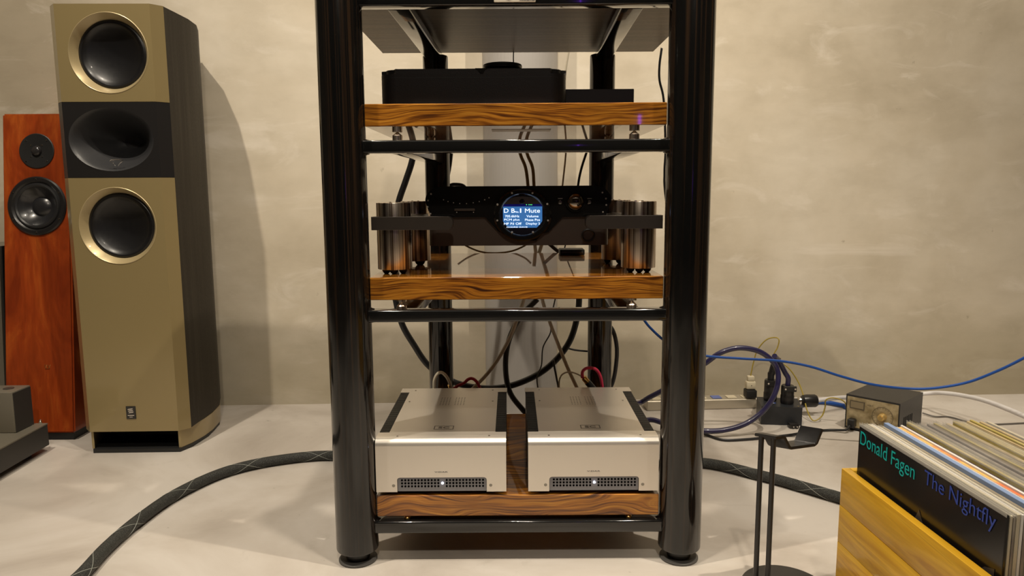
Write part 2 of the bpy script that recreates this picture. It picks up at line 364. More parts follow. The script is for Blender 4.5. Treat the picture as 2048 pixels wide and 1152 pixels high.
obj('spike', MB().lathe([(.0085, 0), (.0085, .003), (.002, .006), (0, .006)], (RCX[-1], 1.6, .966), n=16), BRZ, RACK)
obj('spike', MB().lathe([(.0085, 0), (.0085, .003), (.002, .006), (0, .006)], (RCX[1], 1.6, .966), n=16), BRZ, RACK)
obj('label_strip', MB().box(fl(985, 262, .76).x, fl(1100, 262, .76).x, fl(1000, 264, .76).y-.0, fl(1000, 259.5, .76).y, .7594, .7602) if False else MB().box(-.034, .070, 1.30, 1.345, .7594, .7599), mat('grey_sticker', (.5, .46, .4), .4), RACK)
# nameplate on the top rail
a = at(988, 5, 1.221); b = at(1071, 4, 1.221)
npz = a.z
np_ = obj('nameplate', MB().box(a.x, b.x, 1.2185, 1.222, npz, npz+.026, bev=.0005, seg=1), PLATE, RACK)
m = MB(); put_text(m, 'AUDIO', (a.x+.041, 1.2184, npz+.0022), X, Z, .025, .0032, weight=.01)
m.tube([(a.x+.012, 1.2183, npz+.020), (a.x+.017, 1.2183, npz+.012), (a.x+.023, 1.2183, npz+.0035), (a.x+.030, 1.2183, npz+.009), (a.x+.036, 1.2183, npz+.016), (a.x+.034, 1.2183, npz+.020)], .0005, 6)
m.tube([(a.x+.020, 1.2183, npz+.0125), (a.x+.050, 1.2183, npz+.0145)], .0004, 6, smooth=0)
obj('lettering', m, GREYP, np_)
# ------------------------------------------------------------------ the two power amplifiers
HOLE = mat('hole_black', (.002, .002, .002), .9, spec=0)
def amplifier(x0, y0, z0, lab):
    W_, D_, H_ = .229, .330, .0965
    t = thing('power_amplifier', lab, 'amplifier', (x0+W_/2, y0+D_/2, z0-.0065), group='silver power amplifiers on the bottom shelf')
    x1, y1, zt = x0+W_, y0+D_, z0+H_; r = .013; th = .002
    m = MB()
    gx0, gx1, gh = x0+.037, x0+.1945, .0265
    # front plate with the notch for the grille
    fp = [(x0, z0), (gx0, z0)] + [(gx0, z0+gh-.005)] + [(gx0+.005-.005*math.cos(a_), z0+gh-.005+.005*math.sin(a_)) for a_ in (.4, .8, 1.2, PI/2)] + \
         [(gx1-.005+.005*math.sin(a_), z0+gh-.005+.005*math.cos(a_)) for a_ in (0, .4, .8, 1.2, PI/2)] + [(gx1, z0), (x1, z0), (x1, zt-r), (x0, zt-r)]
    m.prism(fp, y0, y0+th, 'y')
    arc_o = [(y0+r-r*math.cos(k*PI/20), zt-r+r*math.sin(k*PI/20)) for k in range(11)]
    arc_i = [(y0+r-(r-th)*math.cos(k*PI/20), zt-r+(r-th)*math.sin(k*PI/20)) for k in range(11)]
    m.prism(arc_o+arc_i[::-1], x0, x1, 'x')
    hs = .0195
    m.box(x0, x1, y0+r, y0+.037, zt-th, zt); m.box(x0+hs, x1-hs, y0+.037, y1-.032, zt-th, zt); m.box(x0, x1, y1-.032, y1, zt-th, zt)
    case = obj('casing', m, SIL, t)
    obj('chassis', MB().box(x0+hs+.001, x1-hs-.001, y0+.0095, y1-.001, z0+.002, zt-th-.0005), BLK, t)
    for s in (0, 1):
        m = MB(); a0 = x0+.0008 if s == 0 else x1-hs+.0003
        m.box(a0 if s else a0+.014, a0+hs-.0012-(.014 if s else 0), y0+.010, y1-.004, z0+.003, zt-.008)
        n_ = 40
        for k in range(n_):
            yy = y0+.039+(D_-.074)*k/(n_-1); m.box(a0, a0+hs-.0012, yy-.0014, yy+.0014, z0+.003, zt-.001)
        m.box(a0, a0+hs-.0012, y0+.010, y0+.034, z0+.003, zt-.003)
        obj('heatsink', m, BLKS, t, smooth=False)
    # grille
    g = obj('grille', MB().prism(rrect(gx0+.0006, gx1-.0006, z0+.0005, z0+gh-.0006, .005, corners=(0, 0, 1, 1)), y0+.0025, y0+.009, 'y'), SILD, t)
    m = MB(); cx = (gx0+gx1)/2+.0008; dx = .00582; n = 0
    for s in (-1, 1):
        for c in range(12):
            for rr in range(3):
                x = cx+s*(.0074+dx*c); m.lathe([(0, -.0001), (.0019, -.0001), (.0019, .0009), (0, .0009)], (x, y0+.0022, z0+.0095+rr*.0056), 'y', 10)
    obj('vent_holes', m, HOLE, g, kind='stuff')
    obj('indicator_lamp', MB().lathe([(0, -.0012), (.0014, -.0009), (.002, 0), (.002, .001), (0, .001)], (cx, y0+.0021, z0+.0151), 'y', 16), LED, t)
    for xx in (x0+.0305, x1-.0305+.003):
        m = MB().lathe([(0, -.0008), (.0026, -.0006), (.003, .0004), (.003, .0006)], (xx, y0, z0+.0118), 'y', 16); obj('screw', m, SCREWD, t)
    for (xx, yy) in ((x0+.037, y0+.0165), (x0+.199, y0+.0165), (x0+.029, y1-.10), (x0+.031, y1-.017), (x1-.029, y1-.10), (x1-.031, y1-.017)):
        obj('screw', MB().lathe([(.0021, 0), (.0019, .0007), (0, .0009)], (xx, yy, zt), n=12), CHROME, t)
    m = MB(); put_text(m, 'V:DAR', (x0+.103, y0-.0001, z0+.0355), X, Z, .0235, .0021, .0003, weight=.012); obj('lettering', m, GREYP, case)
    # engraved emblem on the lid
    m = MB(); ex, ey, ez = x0+.097, y0+.052, zt+.0001
    for (a_, b_, c_, d_) in ((0, .036, 0, .0016), (0, .036, .0184, .02), (0, .0016, 0, .02), (.0344, .036, 0, .02)): m.box(ex+a_, ex+b_, ey+c_, ey+d_, ez-.0006, ez+.0001)
    put_text(m, 'SC', (ex+.008, ey+.005, ez), X, Y_, .02, .010, .0003, weight=.02)
    obj('emblem', m, mat('engraving_dark', (.12, .10, .08), .5), case)
    m = MB()
    for gx in (x0+.094, x0+.124):
        for c in range(4):
            for rr in range(7): m.lathe([(.0012, -.0003), (.0012, .00015), (0, .00015)], (gx+c*.0058, y1-.125+rr*.0085, zt), n=8)
    obj('vent_holes', m, BLK, case, kind='stuff')
    for fx in (x0+.03, x1-.03):
        for fy in (y0+.04, y1-.03): obj('foot', MB().cyl((fx, fy, z0-.0063), .009, .0082, n=20), RUB, t)
    # rear sockets
    for fx in (x0+.06, x0+.1, x1-.10, x1-.06): obj('rear_socket', MB().cyl((fx, y1-.001, z0+.06), .006, .014, 'y', n=16), BRASS, t)
    return t
AZ = .1285
amplifier(-.2411, 1.2275, AZ, 'silver power amplifier on the left of the bottom shelf, beside the left post')
amplifier(.0265, 1.2275, AZ, 'silver power amplifier on the right of the bottom shelf, beside the right post')
# ------------------------------------------------------------------ converter on its stand (middle shelf)
SZ = .5092
ST = thing('component_stand', 'dark metal stand with four smoked chrome cylinders holding the black converter', 'stand', (.0085, 1.35, SZ))
for s, xc in ((-1, -.2085), (1, .2255)):
    for yc, rr in ((1.2985, .0305), (1.455, .0285)):
        xx = xc + (s*-.018 if yc > 1.4 else 0)
        c = obj('cylinder', MB().cyl((xx, yc, SZ+.008), rr, .117, n=48, bev=.001), BRZ, ST)
        for k in range(3):
            a_ = k*2.1+(.5 if yc < 1.4 else 1.2); obj('foot', MB().lathe([(.0035, 0), (.0065, .003), (.0082, .008), (0, .008)], (xx+.017*math.cos(a_), yc-.014*abs(math.sin(a_)), SZ), n=20), BLKS, c)
        for k in range(2):
            obj('cap_screw', MB().cyl((xx-.006+k*.012, yc, SZ+.125), .0022, .0012, n=10), CHROME, c)
    xa, xb = (at(742, 445, 1.262).x, at(905, 445, 1.262).x) if s < 0 else (at(1192-20, 445, 1.262).x, at(1326, 445, 1.262).x)
    za, zb = .5875, .6105
    pts = rrect(xa, xb, za, zb, .009, corners=(0, 1, 1, 0) if s < 0 else (1, 0, 0, 1))
    pts = [(p[0], p[1]) for p in pts]
    m = MB(); m.prism(pts, 1.262, 1.287, 'y')
    bmesh.ops.bevel(m.bm, geom=[e for e in m.bm.edges if all(abs(v.co.y-1.262) < 1e-5 for v in e.verts)], offset=.0013, segments=2, affect='EDGES')
    hx0, hx1 = (xa, xc+.045) if s < 0 else (xc-.045, xb)
    m.box(hx0, hx1, 1.2865, 1.50, za+.0002, zb-.0002, bev=.002, seg=2)
    obj('arm', m, DARKAL, ST)
D = thing('digital_converter', 'black digital audio converter with a round blue display window, held in its stand', 'audio player', (.0115, 1.40, .555))
dy = 1.318                                      # face plane
bl, br = at(857, 470, dy).x, at(1218, 470, dy).x
z0 = at(1030, 491, dy).z; z1 = at(1030, 372, dy).z; zs = at(1030, 434, dy).z
# lower body: box with rounded vertical edges
m = MB(); m.prism(rrect(bl, br, dy, dy+.125, .016, n=8), z0, zs)
for f in m.bm.faces: pass
obj('lower_body', m, DAVEB, D)
m = MB(); m.prism(rrect(bl, br, dy+.001, dy+.125, .016, n=8), zs+.0002, zs+.002); obj('trim_line', m, DARKAL, D)
fl_, fr_ = at(851, 400, dy).x, at(1222, 400, dy).x
hh = (z1-zs); r_ = .040
# upper fascia with big round shoulders and a lobe hanging over the lower body
def fascia(inset=0., lobe=True):
    p = []
    L, R_, T, B = fl_+inset, fr_-inset, z1-inset, zs+inset*.5
    def e(cx, cz, rx, rz, a0, a1, n=10): return [(cx+rx*math.cos(a0+(a1-a0)*i/n), cz+rz*math.sin(a0+(a1-a0)*i/n)) for i in range(n+1)]
    p += e(L+.034, B+.030, .034, .030, 1.15*PI, PI/2+.0, 10)[::1][0:0]
    p += [(L+.010, B)] + e(L+.034, (B+T)/2+.003, .034, (T-B)/2-.003, PI*1.05, PI/2, 10)
    p += e(R_-.034, (B+T)/2+.003, .034, (T-B)/2-.003, PI/2, -PI*.05, 10) + [(R_-.010, B)]
    if lobe:
        q = [(1125, 434), (1097, 464), (1085, 467), (1072, 481), (1033, 481), (1012, 467), (998, 464), (970, 434)]
        p += [(at(a_, b_, dy).x, at(a_, b_, dy).z-(0 if i in (0, 7) else -inset)) for i, (a_, b_) in enumerate(q)]
    return p
F = fascia()
m = MB(); m.prism(F[:], dy-.004, dy-.0004, 'y'); FA = obj('fascia', m, PIANO, D)
m = MB(); m.prism(fascia(.001, False), dy+.0005, dy+.120, 'y'); obj('upper_body', m, DAVEB, D)
cx, cz = at(1045, 430, dy).x, at(1045, 430, dy).z
bz = obj('display_bezel', MB().lathe([(.052, .0), (.052, -.003), (.049, -.0055), (.043, -.0055), (.0395, -.002), (.0395, 0)], (cx, dy-.004, cz), 'y', 64, 1, .9), PIANO, D)
for (a_, b_) in ((1024, 386), (1065, 386), (995, 409), (1094.5, 408), (994.5, 441), (1096, 441), (1024, 465), (1066, 464.5)):
    p = at(a_, b_, dy-.0095); obj('screw', MB().lathe([(0, -.0012), (.0013, -.0010), (.0019, 0), (.0021, .002)], (p.x, dy-.0094, p.z), 'y', 12), SCREW, bz)
scr = obj('display', MB().lathe([(0, 0), (.0394, 0)], (cx, dy-.0049, cz), 'y', 48, 1, .9), mat('window_black', (.012, .012, .02), .15), bz)
# lit area of the display, lower corners cut by the round window
sx0, sx1 = at(1006, 430, dy-.005).x, at(1084.5, 430, dy-.005).x; sz1 = at(1045, 413, dy-.005).z; sz0 = at(1045, 455.5, dy-.005).z
lit = [(sx0, sz0+.012), (sx0+.004, sz0+.006), (sx0+.010, sz0), (sx1-.010, sz0), (sx1-.004, sz0+.006), (sx1, sz0+.012), (sx1, sz1), (sx0, sz1)]
obj('lit_panel', MB().prism(lit, dy-.0054, dy-.0050, 'y'), LCD, bz)
obj('lit_panel', MB().box(sx0-.001, sx1+.001, dy-.0053, dy-.0050, sz1+.0003, sz1+.004), LCDN, bz)
m = MB(); m.prism([(cx+.029*math.cos(t_)*1.1, sz1+.0045+.0135*math.sin(t_)) for t_ in [PI*k/14 for k in range(15)]], dy-.0056, dy-.0050, 'y'); obj('sensor_plate', m, mat('sensor_grey', (.12, .11, .11), .35, metal=.5), bz)
obj('sensor', MB().lathe([(0, -.002), (.0035, -.0015), (.0048, 0)], (cx-.0008, dy-.0056, sz1+.0085), 'y', 20), PIANO, bz)
m = MB(); K = .0009205; yy = dy-.0055
def st(s, x0p, x1p, ytop, ybot, wt=0):
    a_ = at(x0p, ybot, yy); b_ = at(x1p, ytop, yy); put_text(m, s, (a_.x, yy, a_.z), X, Z, b_.x-a_.x, b_.z-a_.z, .0002, weight=wt)
st('D B', 1008, 1029.5, 417, 425.5, 0); st('No.', 1030, 1038, 422, 425.5); st('1', 1040, 1042.4, 417, 425.5, 0); st('Mute', 1050, 1080, 417, 425.5, 0)
st('705.6kHz', 1010, 1038.5, 430, 434.8); st('Volume', 1053, 1077, 430, 434.8); st('PCM plus', 1008.5, 1039, 437.2, 442.5); st('Phase Pos', 1050, 1080, 437.2, 442)
st('HF Fil Off', 1008, 1043, 445, 449.8); st('Display 2', 1052, 1080, 445, 450.3); st('CHORD DAVE', 1013, 1055, 452.8, 455.6)
obj('screen_lettering', m, LCDT, bz)
m = MB()
for k, a_ in enumerate((1053, 1058, 1061, 1063.5)):
    p = at(a_, 409.5, yy); m.box(p.x-.0007, p.x+.0007, yy, yy+.0003, p.z-.0007, p.z+.0007)
obj('status_mark', m, GREEN, bz)
fy = dy-.0042
for (a_, b_) in ((887, 399.5), (896, 403), (907, 405.5), (919.5, 407), (933, 407), (946.5, 405.5), (958.5, 403), (969.5, 399.5), (978, 395.5)):
    p = at(a_, b_, fy); obj('indicator_dot', MB().lathe([(0, -.0004), (.0009, 0), (.0009, .0004)], (p.x, fy, p.z), 'y', 8), WPR, FA)
for pts in (((862, 388), (856, 401), (855, 414), (861, 427.5)), ((1205, 385), (1212, 397), (1212.5, 410), (1206, 424))):
    for (a_, b_) in pts:
        p = at(a_, b_, fy); obj('screw', MB().lathe([(0, -.0009), (.0012, -.0007), (.0018, .0005)], (p.x, fy, p.z), 'y', 10), SCREW, FA)
p = at(909, 422, fy); q = at(950, 417, fy); obj('metal_bar', MB().box(p.x, q.x, fy-.003, fy+.0003, p.z, q.z, bev=.0006, seg=1), DARKAL, FA)
for a_ in (913.5, 947): p = at(a_, 424.5, fy); obj('indicator_dot', MB().lathe([(0, -.0004), (.0009, 0), (.0009, .0004)], (p.x, fy, p.z), 'y', 8), WPR, FA)
p = at(1151, 403, fy); kb = obj('ball_knob', MB().lathe([(.0155*math.sin(t_), -.013*math.cos(t_)) for t_ in [PI/2*k/10 for k in range(11)]], (p.x, fy, p.z), 'y', 32), mat('polished_ball', (.30, .26, .22), .04, metal=1), D)
obj('knob_collar', MB().lathe([(.0155, 0), (.0155, -.003), (.0185, -.003), (.0185, 0)], (p.x, fy, p.z), 'y', 32), PIANO, D)
for a_ in (1120.5, 1179):
    p = at(a_, 404, fy); obj('push_button', MB().lathe([(0, -.003), (.003, -.0024), (.0042, 0)], (p.x, fy, p.z), 'y', 16), CHROME, D)
    p = at(a_, 397, fy); obj('button_mark', MB().box(p.x-.004, p.x+.004, fy-.0006, fy+.0002, p.z-.0008, p.z+.0008), mat('grey_mark', (.25, .25, .25), .4), FA)
p = at(1176, 471, dy); j = obj('headphone_socket', MB().lathe([(.0125, .0), (.0125, -.0012), (.0105, -.0025), (.0085, -.001), (.0085, .003), (.004, .003), (.004, .001), (0, .001)], (p.x, dy, p.z), 'y', 32), BLKS, D)
# remote control / dark slab lying behind on the shelf
p0, p1 = at(1118, 500, 1.66), at(1167, 500, 1.66)
sl = thing('black_slab', 'small black ribbed plastic slab lying at the back edge of the middle shelf', 'accessory', ((p0.x+p1.x)/2, 1.655, SZ))
obj('slab_body', MB().box(p0.x, p1.x, 1.63, 1.68, SZ+.0002, SZ+.013, bev=.002), BLK, sl); obj('ridge', MB().box(p0.x+.004, p1.x-.004, 1.626, 1.6298, SZ+.005, SZ+.008, bev=.0008, seg=1), DARKAL, sl)
# ------------------------------------------------------------------ player and flat box on the upper shelf
T1 = .7965+.0003
PL = thing('disc_player', 'black rounded disc player with a puck on its lid, on the upper shelf', 'audio player', (-.062, 1.36, T1))
xa, xb = at(761, 170, 1.275).x, at(1132, 170, 1.285).x; zt = at(900, 139, 1.27).z
m = MB(); m.prism(rrect(xa, xb, 1.262, 1.51, .028, n=8), T1+.002, zt)
es = [e for e in m.bm.edges if all(abs(v.co.z-zt) < 1e-5 for v in e.verts)]
bmesh.ops.bevel(m.bm, geom=es, offset=.008, segments=4, affect='EDGES')
pb = obj('body', m, mat('brushed_black_aluminium', (.022, .020, .020), .36, metal=.5, bump=.15, bscale=700), PL)
obj('seam', MB().prism(rrect(xa-.0002, xb+.0002, 1.2617, 1.5103, .028, n=8), zt-.0145, zt-.0140), BLK, PL)
pc = at(1005, 130, 1.39)
lz = at(1005, 134, 1.35).z-zt+.001; pz = at(1005, 123, 1.35).z-zt
obj('lid', MB().lathe([(.056, 0), (.050, .002), (.038, lz*.8), (.030, lz), (0, lz)], (pc.x, 1.385, zt), n=48), BLKS, PL)
obj('puck', MB().cyl((pc.x, 1.385, zt+lz+.0003), .036, pz-lz, n=48, bev=.003), BLKS, PL)
p = at(964, 140, 1.262); obj('lid_notch', MB().prism([(p.x-.012, zt+.0005), (p.x-.007, zt-.003), (p.x-.003, zt-.008), (p.x+.002, zt-.008), (p.x+.005, zt-.002), (p.x+.010, zt+.0005)], 1.2612, 1.272, 'y'), PIANO, PL)
for xx in (xa+.03, xb-.03):
    for y_ in (1.29, 1.48): obj('foot', MB().cyl((xx, y_, T1-.0001), .01, .0025, n=16), RUB, PL)
xc, xd = xb+.004, at(1268, 190, 1.35).x; zz = at(1200, 178, 1.35).z
PS = thing('flat_box', 'low flat black power supply box beside the disc player on the upper shelf', 'power supply', ((xc+xd)/2, 1.42, T1))
obj('body', MB().box(xc, xd, 1.35, 1.50, T1+.001, zz, bev=.001, seg=1), BLKS, PS)
for xx in (xc+.015, xd-.015): obj('foot', MB().cyl((xx, 1.36, T1-.0001), .006, .0015, n=12), RUB, PS)
# ------------------------------------------------------------------ champagne floor speaker
GY = 1.781
G = thing('floor_speaker', 'tall champagne gold floorstanding speaker with a black horn panel', 'speaker', (-.957, 1.80, 0), R(1.2))
fx0, fx1 = -1.068+.957, -.846+.957                # local frame: origin at the base, y forward offset
def side_plan(x0, x1):                            # boat shaped plan behind the baffle
    return [(x0, -.014), (x1, -.014), (x1+.012, .01), (x1+.024, .07), (x1+.026, .13), (x1+.019, .20), (x1-.004, .27), (x1-.05, .33), (x0+.05, .33), (x0+.004, .27), (x0-.019, .20), (x0-.026, .13), (x0-.024, .07), (x0-.012, .01)]
fy = -.019
def gz(py): return at(240, py, GY).z
zb_, z2, z3, ztp = gz(863), gz(355), gz(204), gz(7)
body = [(p[0], p[1]+.006) for p in side_plan(fx0-.0, fx1+.0)]
outl = [(fx1+.0215, .0055)]+body[3:8]+body[8:13]+[(fx0-.0215, .0055)]
inn = [(p[0]*.86, .0055 if i in (0, len(outl)-1) else min(p[1], .30)) for i, p in enumerate(outl)]
obj('cabinet', MB().prism(outl+inn[::-1], zb_+.0005, ztp-.001), SIDE, G, local=True)
obj('lid', MB().prism([(fx1+.0210, .006)]+body[3:13]+[(fx0-.0210, .006)], ztp-.0009, ztp-.0002), SIDE, G, local=True)
def baffle(name, za, zb, hole_c, hr, m_, ring):
    m = MB(); n = 64; bm = m.bm
    # chamfered block with a round opening in its face
    ox0, ox1, bx = fx0, fx1, .022
    cx_, cz_ = hole_c
    circ = [bm.verts.new((cx_+hr*math.cos(2*PI*k/n), fy, cz_+hr*ring*math.sin(2*PI*k/n))) for k in range(n)]
    def sq(k):
        a_ = 2*PI*k/n; dx, dz = math.cos(a_), math.sin(a_)
        tx = ((ox1-cx_)/dx if dx > 1e-9 else (ox0-cx_)/dx if dx < -1e-9 else 9e9); tz = ((zb-cz_)/dz if dz > 1e-9 else (za-cz_)/dz if dz < -1e-9 else 9e9)
        t_ = min(tx, tz); return (cx_+dx*t_, fy, cz_+dz*t_)
    outer = [bm.verts.new(sq(k)) for k in range(n)]
    for k in range(n): bm.faces.new((circ[k], circ[(k+1) % n], outer[(k+1) % n], outer[k]))
    for (x_, z_) in ((ox0, za), (ox1, za), (ox1, zb), (ox0, zb)):           # square the corners
        best = min(range(n), key=lambda k: 0)
    cs = {}
    for (x_, z_) in ((ox0, za), (ox1, za), (ox1, zb), (ox0, zb)):
        c_ = bm.verts.new((x_, fy, z_)); cs[(x_, z_)] = c_
        for k in range(n):
            a_, b_ = outer[k], outer[(k+1) % n]
            on = lambda v: (abs(v.co.x-x_) < 1e-5, abs(v.co.z-z_) < 1e-5)
            if (on(a_)[0] and on(b_)[1] and not on(a_)[1] and not on(b_)[0]) or (on(a_)[1] and on(b_)[0] and not on(a_)[0] and not on(b_)[1]):
                bm.faces.new((a_, b_, c_))
    for s, x_ in ((-1, ox0), (1, ox1)):
        q = [(x_, fy, za), (x_+s*bx, fy+.024, za), (x_+s*bx, fy+.024, zb), (x_, fy, zb)]
        bm.faces.new([bm.verts.new(v) for v in q])
    for z_ in (za, zb):
        q = [(ox0, fy, z_), (ox1, fy, z_), (ox1+bx, fy+.024, z_), (ox0-bx, fy+.024, z_)]
        bm.faces.new([bm.verts.new(v) for v in q])
    bmesh.ops.remove_doubles(bm, verts=bm.verts, dist=1e-5)
    return obj(name, m, m_, G, local=True)
def lc(px, py): p = at(px, py, GY); return (p.x+.957, p.z)
c1, c2, c3 = lc(216, 106), lc(235, 452), lc(222, 279)
baffle('baffle', z3+.0008, ztp, c1, .0925, GOLD, 1.)
baffle('baffle', zb_, z2-.0008, c2, .092, GOLD, 1.)
hb = baffle('horn_panel', z2, z3, c3, .1005, BLKS, .745)
for c_ in (c1, c2):
    rg = obj('driver_ring', MB().lathe([(.0938, -.0004), (.0925, -.0012), (.0912, -.0004), (.0800, .020), (.079, .021)], (c_[0], fy, c_[1]), 'y', 64), GOLDD, G, local=True)
    obj('driver_cone', MB().lathe([(.0805, .0200), (.0785, .0190), (.0755, .0172), (.0722, .0178), (.0705, .0205), (.060, .0262), (.045, .0320), (.028, .0362), (.012, .0380), (0, .0385)], (c_[0], fy, c_[1]), 'y', 64), CONE, G, local=True)
hp = [(.1005*(1-k/16)**.75+.020*(k/16), .105*(k/16)**1.35) for k in range(17)]
obj('horn', MB().lathe(hp+[(0, .106)], (c3[0], fy, c3[1]), 'y', 64, 1, .745), HORN, G, local=True)
# triangular maker's mark at the horn's lower lip
m = MB(); q = lc(233, 324)
P_ = lambda a_, b_: (q[0]+a_*.0012, fy-.001, q[1]-b_*.0012)
m.tube([P_(-13, -2), P_(-8, -5), P_(8, -5), P_(13, -2), P_(6, 3), P_(3, 8)], .0006, 6, smooth=2); m.tube([P_(-13, -2), P_(-6, 3), P_(-3, 8)], .0006, 6, smooth=2); m.tube([P_(-10, -2.5), P_(10, -2.5)], .0004, 6, smooth=0)
obj('emblem', m, CHROME, hb, local=True)
q = lc(262, 825); bd = obj('badge', MB().box(q[0]-.012, q[0]+.012, fy-.0016, fy+.0002, q[1]-.0165, q[1]+.0165, bev=.0006, seg=1), PIANO, G, local=True)
m = MB()
for i in range(3): m.prism([(q[0]-.006+.0012*i, q[1]+.010-.0042*i), (q[0]+.006+.0006*i, q[1]+.0115-.0042*i), (q[0]+.004+.001*i, q[1]+.0085-.0042*i), (q[0]-.008+.001*i, q[1]+.007-.0042*i)], fy-.0020, fy-.0014, 'y')
m.box(q[0]-.008, q[0]+.008, fy-.002, fy-.0014, q[1]-.008, q[1]-.006); m.box(q[0]-.004, q[0]+.004, fy-.002, fy-.0014, q[1]-.012, q[1]-.0105)
obj('emblem', m, CHROME, bd, local=True)
# plinth: two curved gold fins, dark void between, black base board
for s in (-1, 1):
    outer = [(s*(fx1+.001), -.012), (s*(fx1+.014), .02), (s*(fx1+.025), .08), (s*(fx1+.027), .13), (s*(fx1+.020), .20), (s*(fx1+.0), .26)]
    inner = [(a_-s*.006, b_) for a_, b_ in outer]
    obj('plinth_fin', MB().prism(outer+inner[::-1], .010, zb_-.0005), GOLD, G, local=True)
obj('plinth_core', MB().prism([(fx0+.01, .085), (fx1-.01, .085), (fx1-.005, .25), (fx0+.005, .25)], .011, zb_-.0002), BLK, G, local=True)
obj('base_board', MB().prism([(fx0+.004, -.018), (fx1+.0, -.018), (fx1+.016, .02), (fx1+.026, .10), (fx1+.018, .20), (fx1-.01, .27), (fx0+.01, .27), (fx0-.018, .20), (fx0-.026, .10), (fx0-.014, .02)], .0005, .0098), BLK, G, local=True)
# ------------------------------------------------------------------ cherry speaker, leaning back
RY = 1.872
rb0, rb1 = at(12, 873, RY).x, at(150, 873, RY).x
RS = thing('wooden_speaker', 'cherry red wooden speaker with a sloping front, left of the gold speaker', 'speaker', ((rb0+rb1)/2, RY, 0))
hw = (rb1-rb0)/2; HR = .862; lean = .100
WR = WM[RS.name]
m = MB(); bm = m.bm; zb = .022
def rv(x, y, z): return bm.verts.new((x, y, z))
f = [rv(-hw, 0, zb), (rv(hw, 0, zb)), rv(hw-.004, lean, HR), rv(-hw+.004, lean, HR)]
bk = [rv(-hw-.0, .27, zb), rv(hw+.0, .27, zb), rv(hw-.004, .275, HR), rv(-hw+.004, .275, HR)]
for q in ((f[0], f[1], f[2], f[3]), (bk[3], bk[2], bk[1], bk[0]), (f[1], bk[1], bk[2], f[2]), (f[0], f[3], bk[3], bk[0]), (f[3], f[2], bk[2], bk[3]), (f[0], bk[0], bk[1], f[1])): bm.faces.new(q)
bmesh.ops.bevel(bm, geom=bm.edges[:], offset=.004, segments=2, affect='EDGES')
cab = obj('cabinet', m, CHERRY, RS, local=True)
obj('base', MB().box(-hw+.01, hw-.01, .012, .26, .0005, .0215), BLK, RS, local=True)
ang = math.atan2(lean, HR-zb)
def on_front(px, py):                              # the point of the sloping front seen at a pixel
    r = ray(px, py); o = V((0, 0, CH)); n = V((0, -math.cos(ang), math.sin(ang))); p0 = V(((rb0+rb1)/2, RY, zb))
    t_ = (p0-o).dot(n)/r.dot(n); p = o+r*t_; return M4.Translation(p) @ M4.Rotation(-ang, 4, 'X')
mt = on_front(74, 302)
tw = obj('tweeter', MB().lathe([(0, -.0005), (.009, -.0008), (.0445, -.003), (.046, -.002), (.046, .001)], (0, 0, 0), 'y', 48, m=mt), BLK, RS)
obj('tweeter_dome', MB().lathe([(.0135*math.sin(t_), -.0015-.009*math.cos(t_)) for t_ in [PI/2*k/8 for k in range(9)]], (0, 0, 0), 'y', 32, m=mt), mat('dome_gloss', (.03, .028, .028), .18), tw)
for k in range(4):
    a_ = PI/4+k*PI/2
    obj('screw', MB().lathe([(0, -.0045), (.0018, -.004), (.0018, 0)], (.0385*math.cos(a_), 0, .0385*math.sin(a_)), 'y', 8, m=mt), CHROME, tw)
    obj('screw', MB().lathe([(0, -.003), (.0016, -.0028), (.0016, 0)], (.021*math.cos(a_), 0, .021*math.sin(a_)), 'y', 8, m=mt), CHROME, tw)
mw = on_front(75, 412)
wf = obj('woofer', MB().lathe([(.0775, .001), (.0775, -.003), (.074, -.006), (.066, -.006), (.062, -.002), (.060, -.0008)], (0, 0, 0), 'y', 64, m=mw), BLKS, RS)
obj('surround', MB().lathe([(.0615, -.0012), (.059, -.005), (.055, -.0062), (.051, -.004), (.050, -.0012)], (0, 0, 0), 'y', 64, m=mw), mat('rubber_surround', (.02, .02, .021), .3), wf)
# the cone sits in a shallow dish in front of the cabinet face
obj('woofer_cone', MB().lathe([(.0508, -.0038), (.0495, -.0020), (.040, .0070), (.028, .0170), (.0255, .0180), (.020, .0135), (.011, .0105), (0, .0095)], (0, 0, 0), 'y', 64, m=mw), mat('woofer_cone_black', (.02, .02, .022), .3, coat=.4), wf)
for k in range(6):
    a_ = PI/6+k*PI/3+.0; obj('screw', MB().lathe([(0, -.0072), (.0018, -.0068), (.0018, -.004)], (.070*math.cos(a_), 0, .070*math.sin(a_)), 'y', 8, m=mw), CHROME, wf)
cut = obj('cutter', MB().cyl((0, -.02, 0), .0560, .060, 'y', n=48, m=mw), BLK)
mod = cab.modifiers.new('hole', 'BOOLEAN'); mod.object = cut; mod.operation = 'DIFFERENCE'; mod.solver = 'EXACT'
bpy.context.view_layer.update(); dg_ = bpy.context.evaluated_depsgraph_get(); nm = bpy.data.meshes.new_from_object(cab.evaluated_get(dg_))
nm.shade_flat(); cab.modifiers.clear(); cab.data = nm; bpy.data.objects.remove(cut)
m = MB(); mm = on_front(95, 733); me0 = MB()
for dx_ in (-.0045, .0045): m.tube([mm @ V((dx_-.003, -.0006, .005)), mm @ V((dx_, -.0006, -.004)), mm @ V((dx_+.003, -.0006, .005))], .0005, 6, smooth=3)
m.tube([mm @ V((-.006, -.0006, -.006)), mm @ V((.006, -.0006, -.006))], .0004, 6, smooth=0)
obj('emblem', m, BRASS, cab)
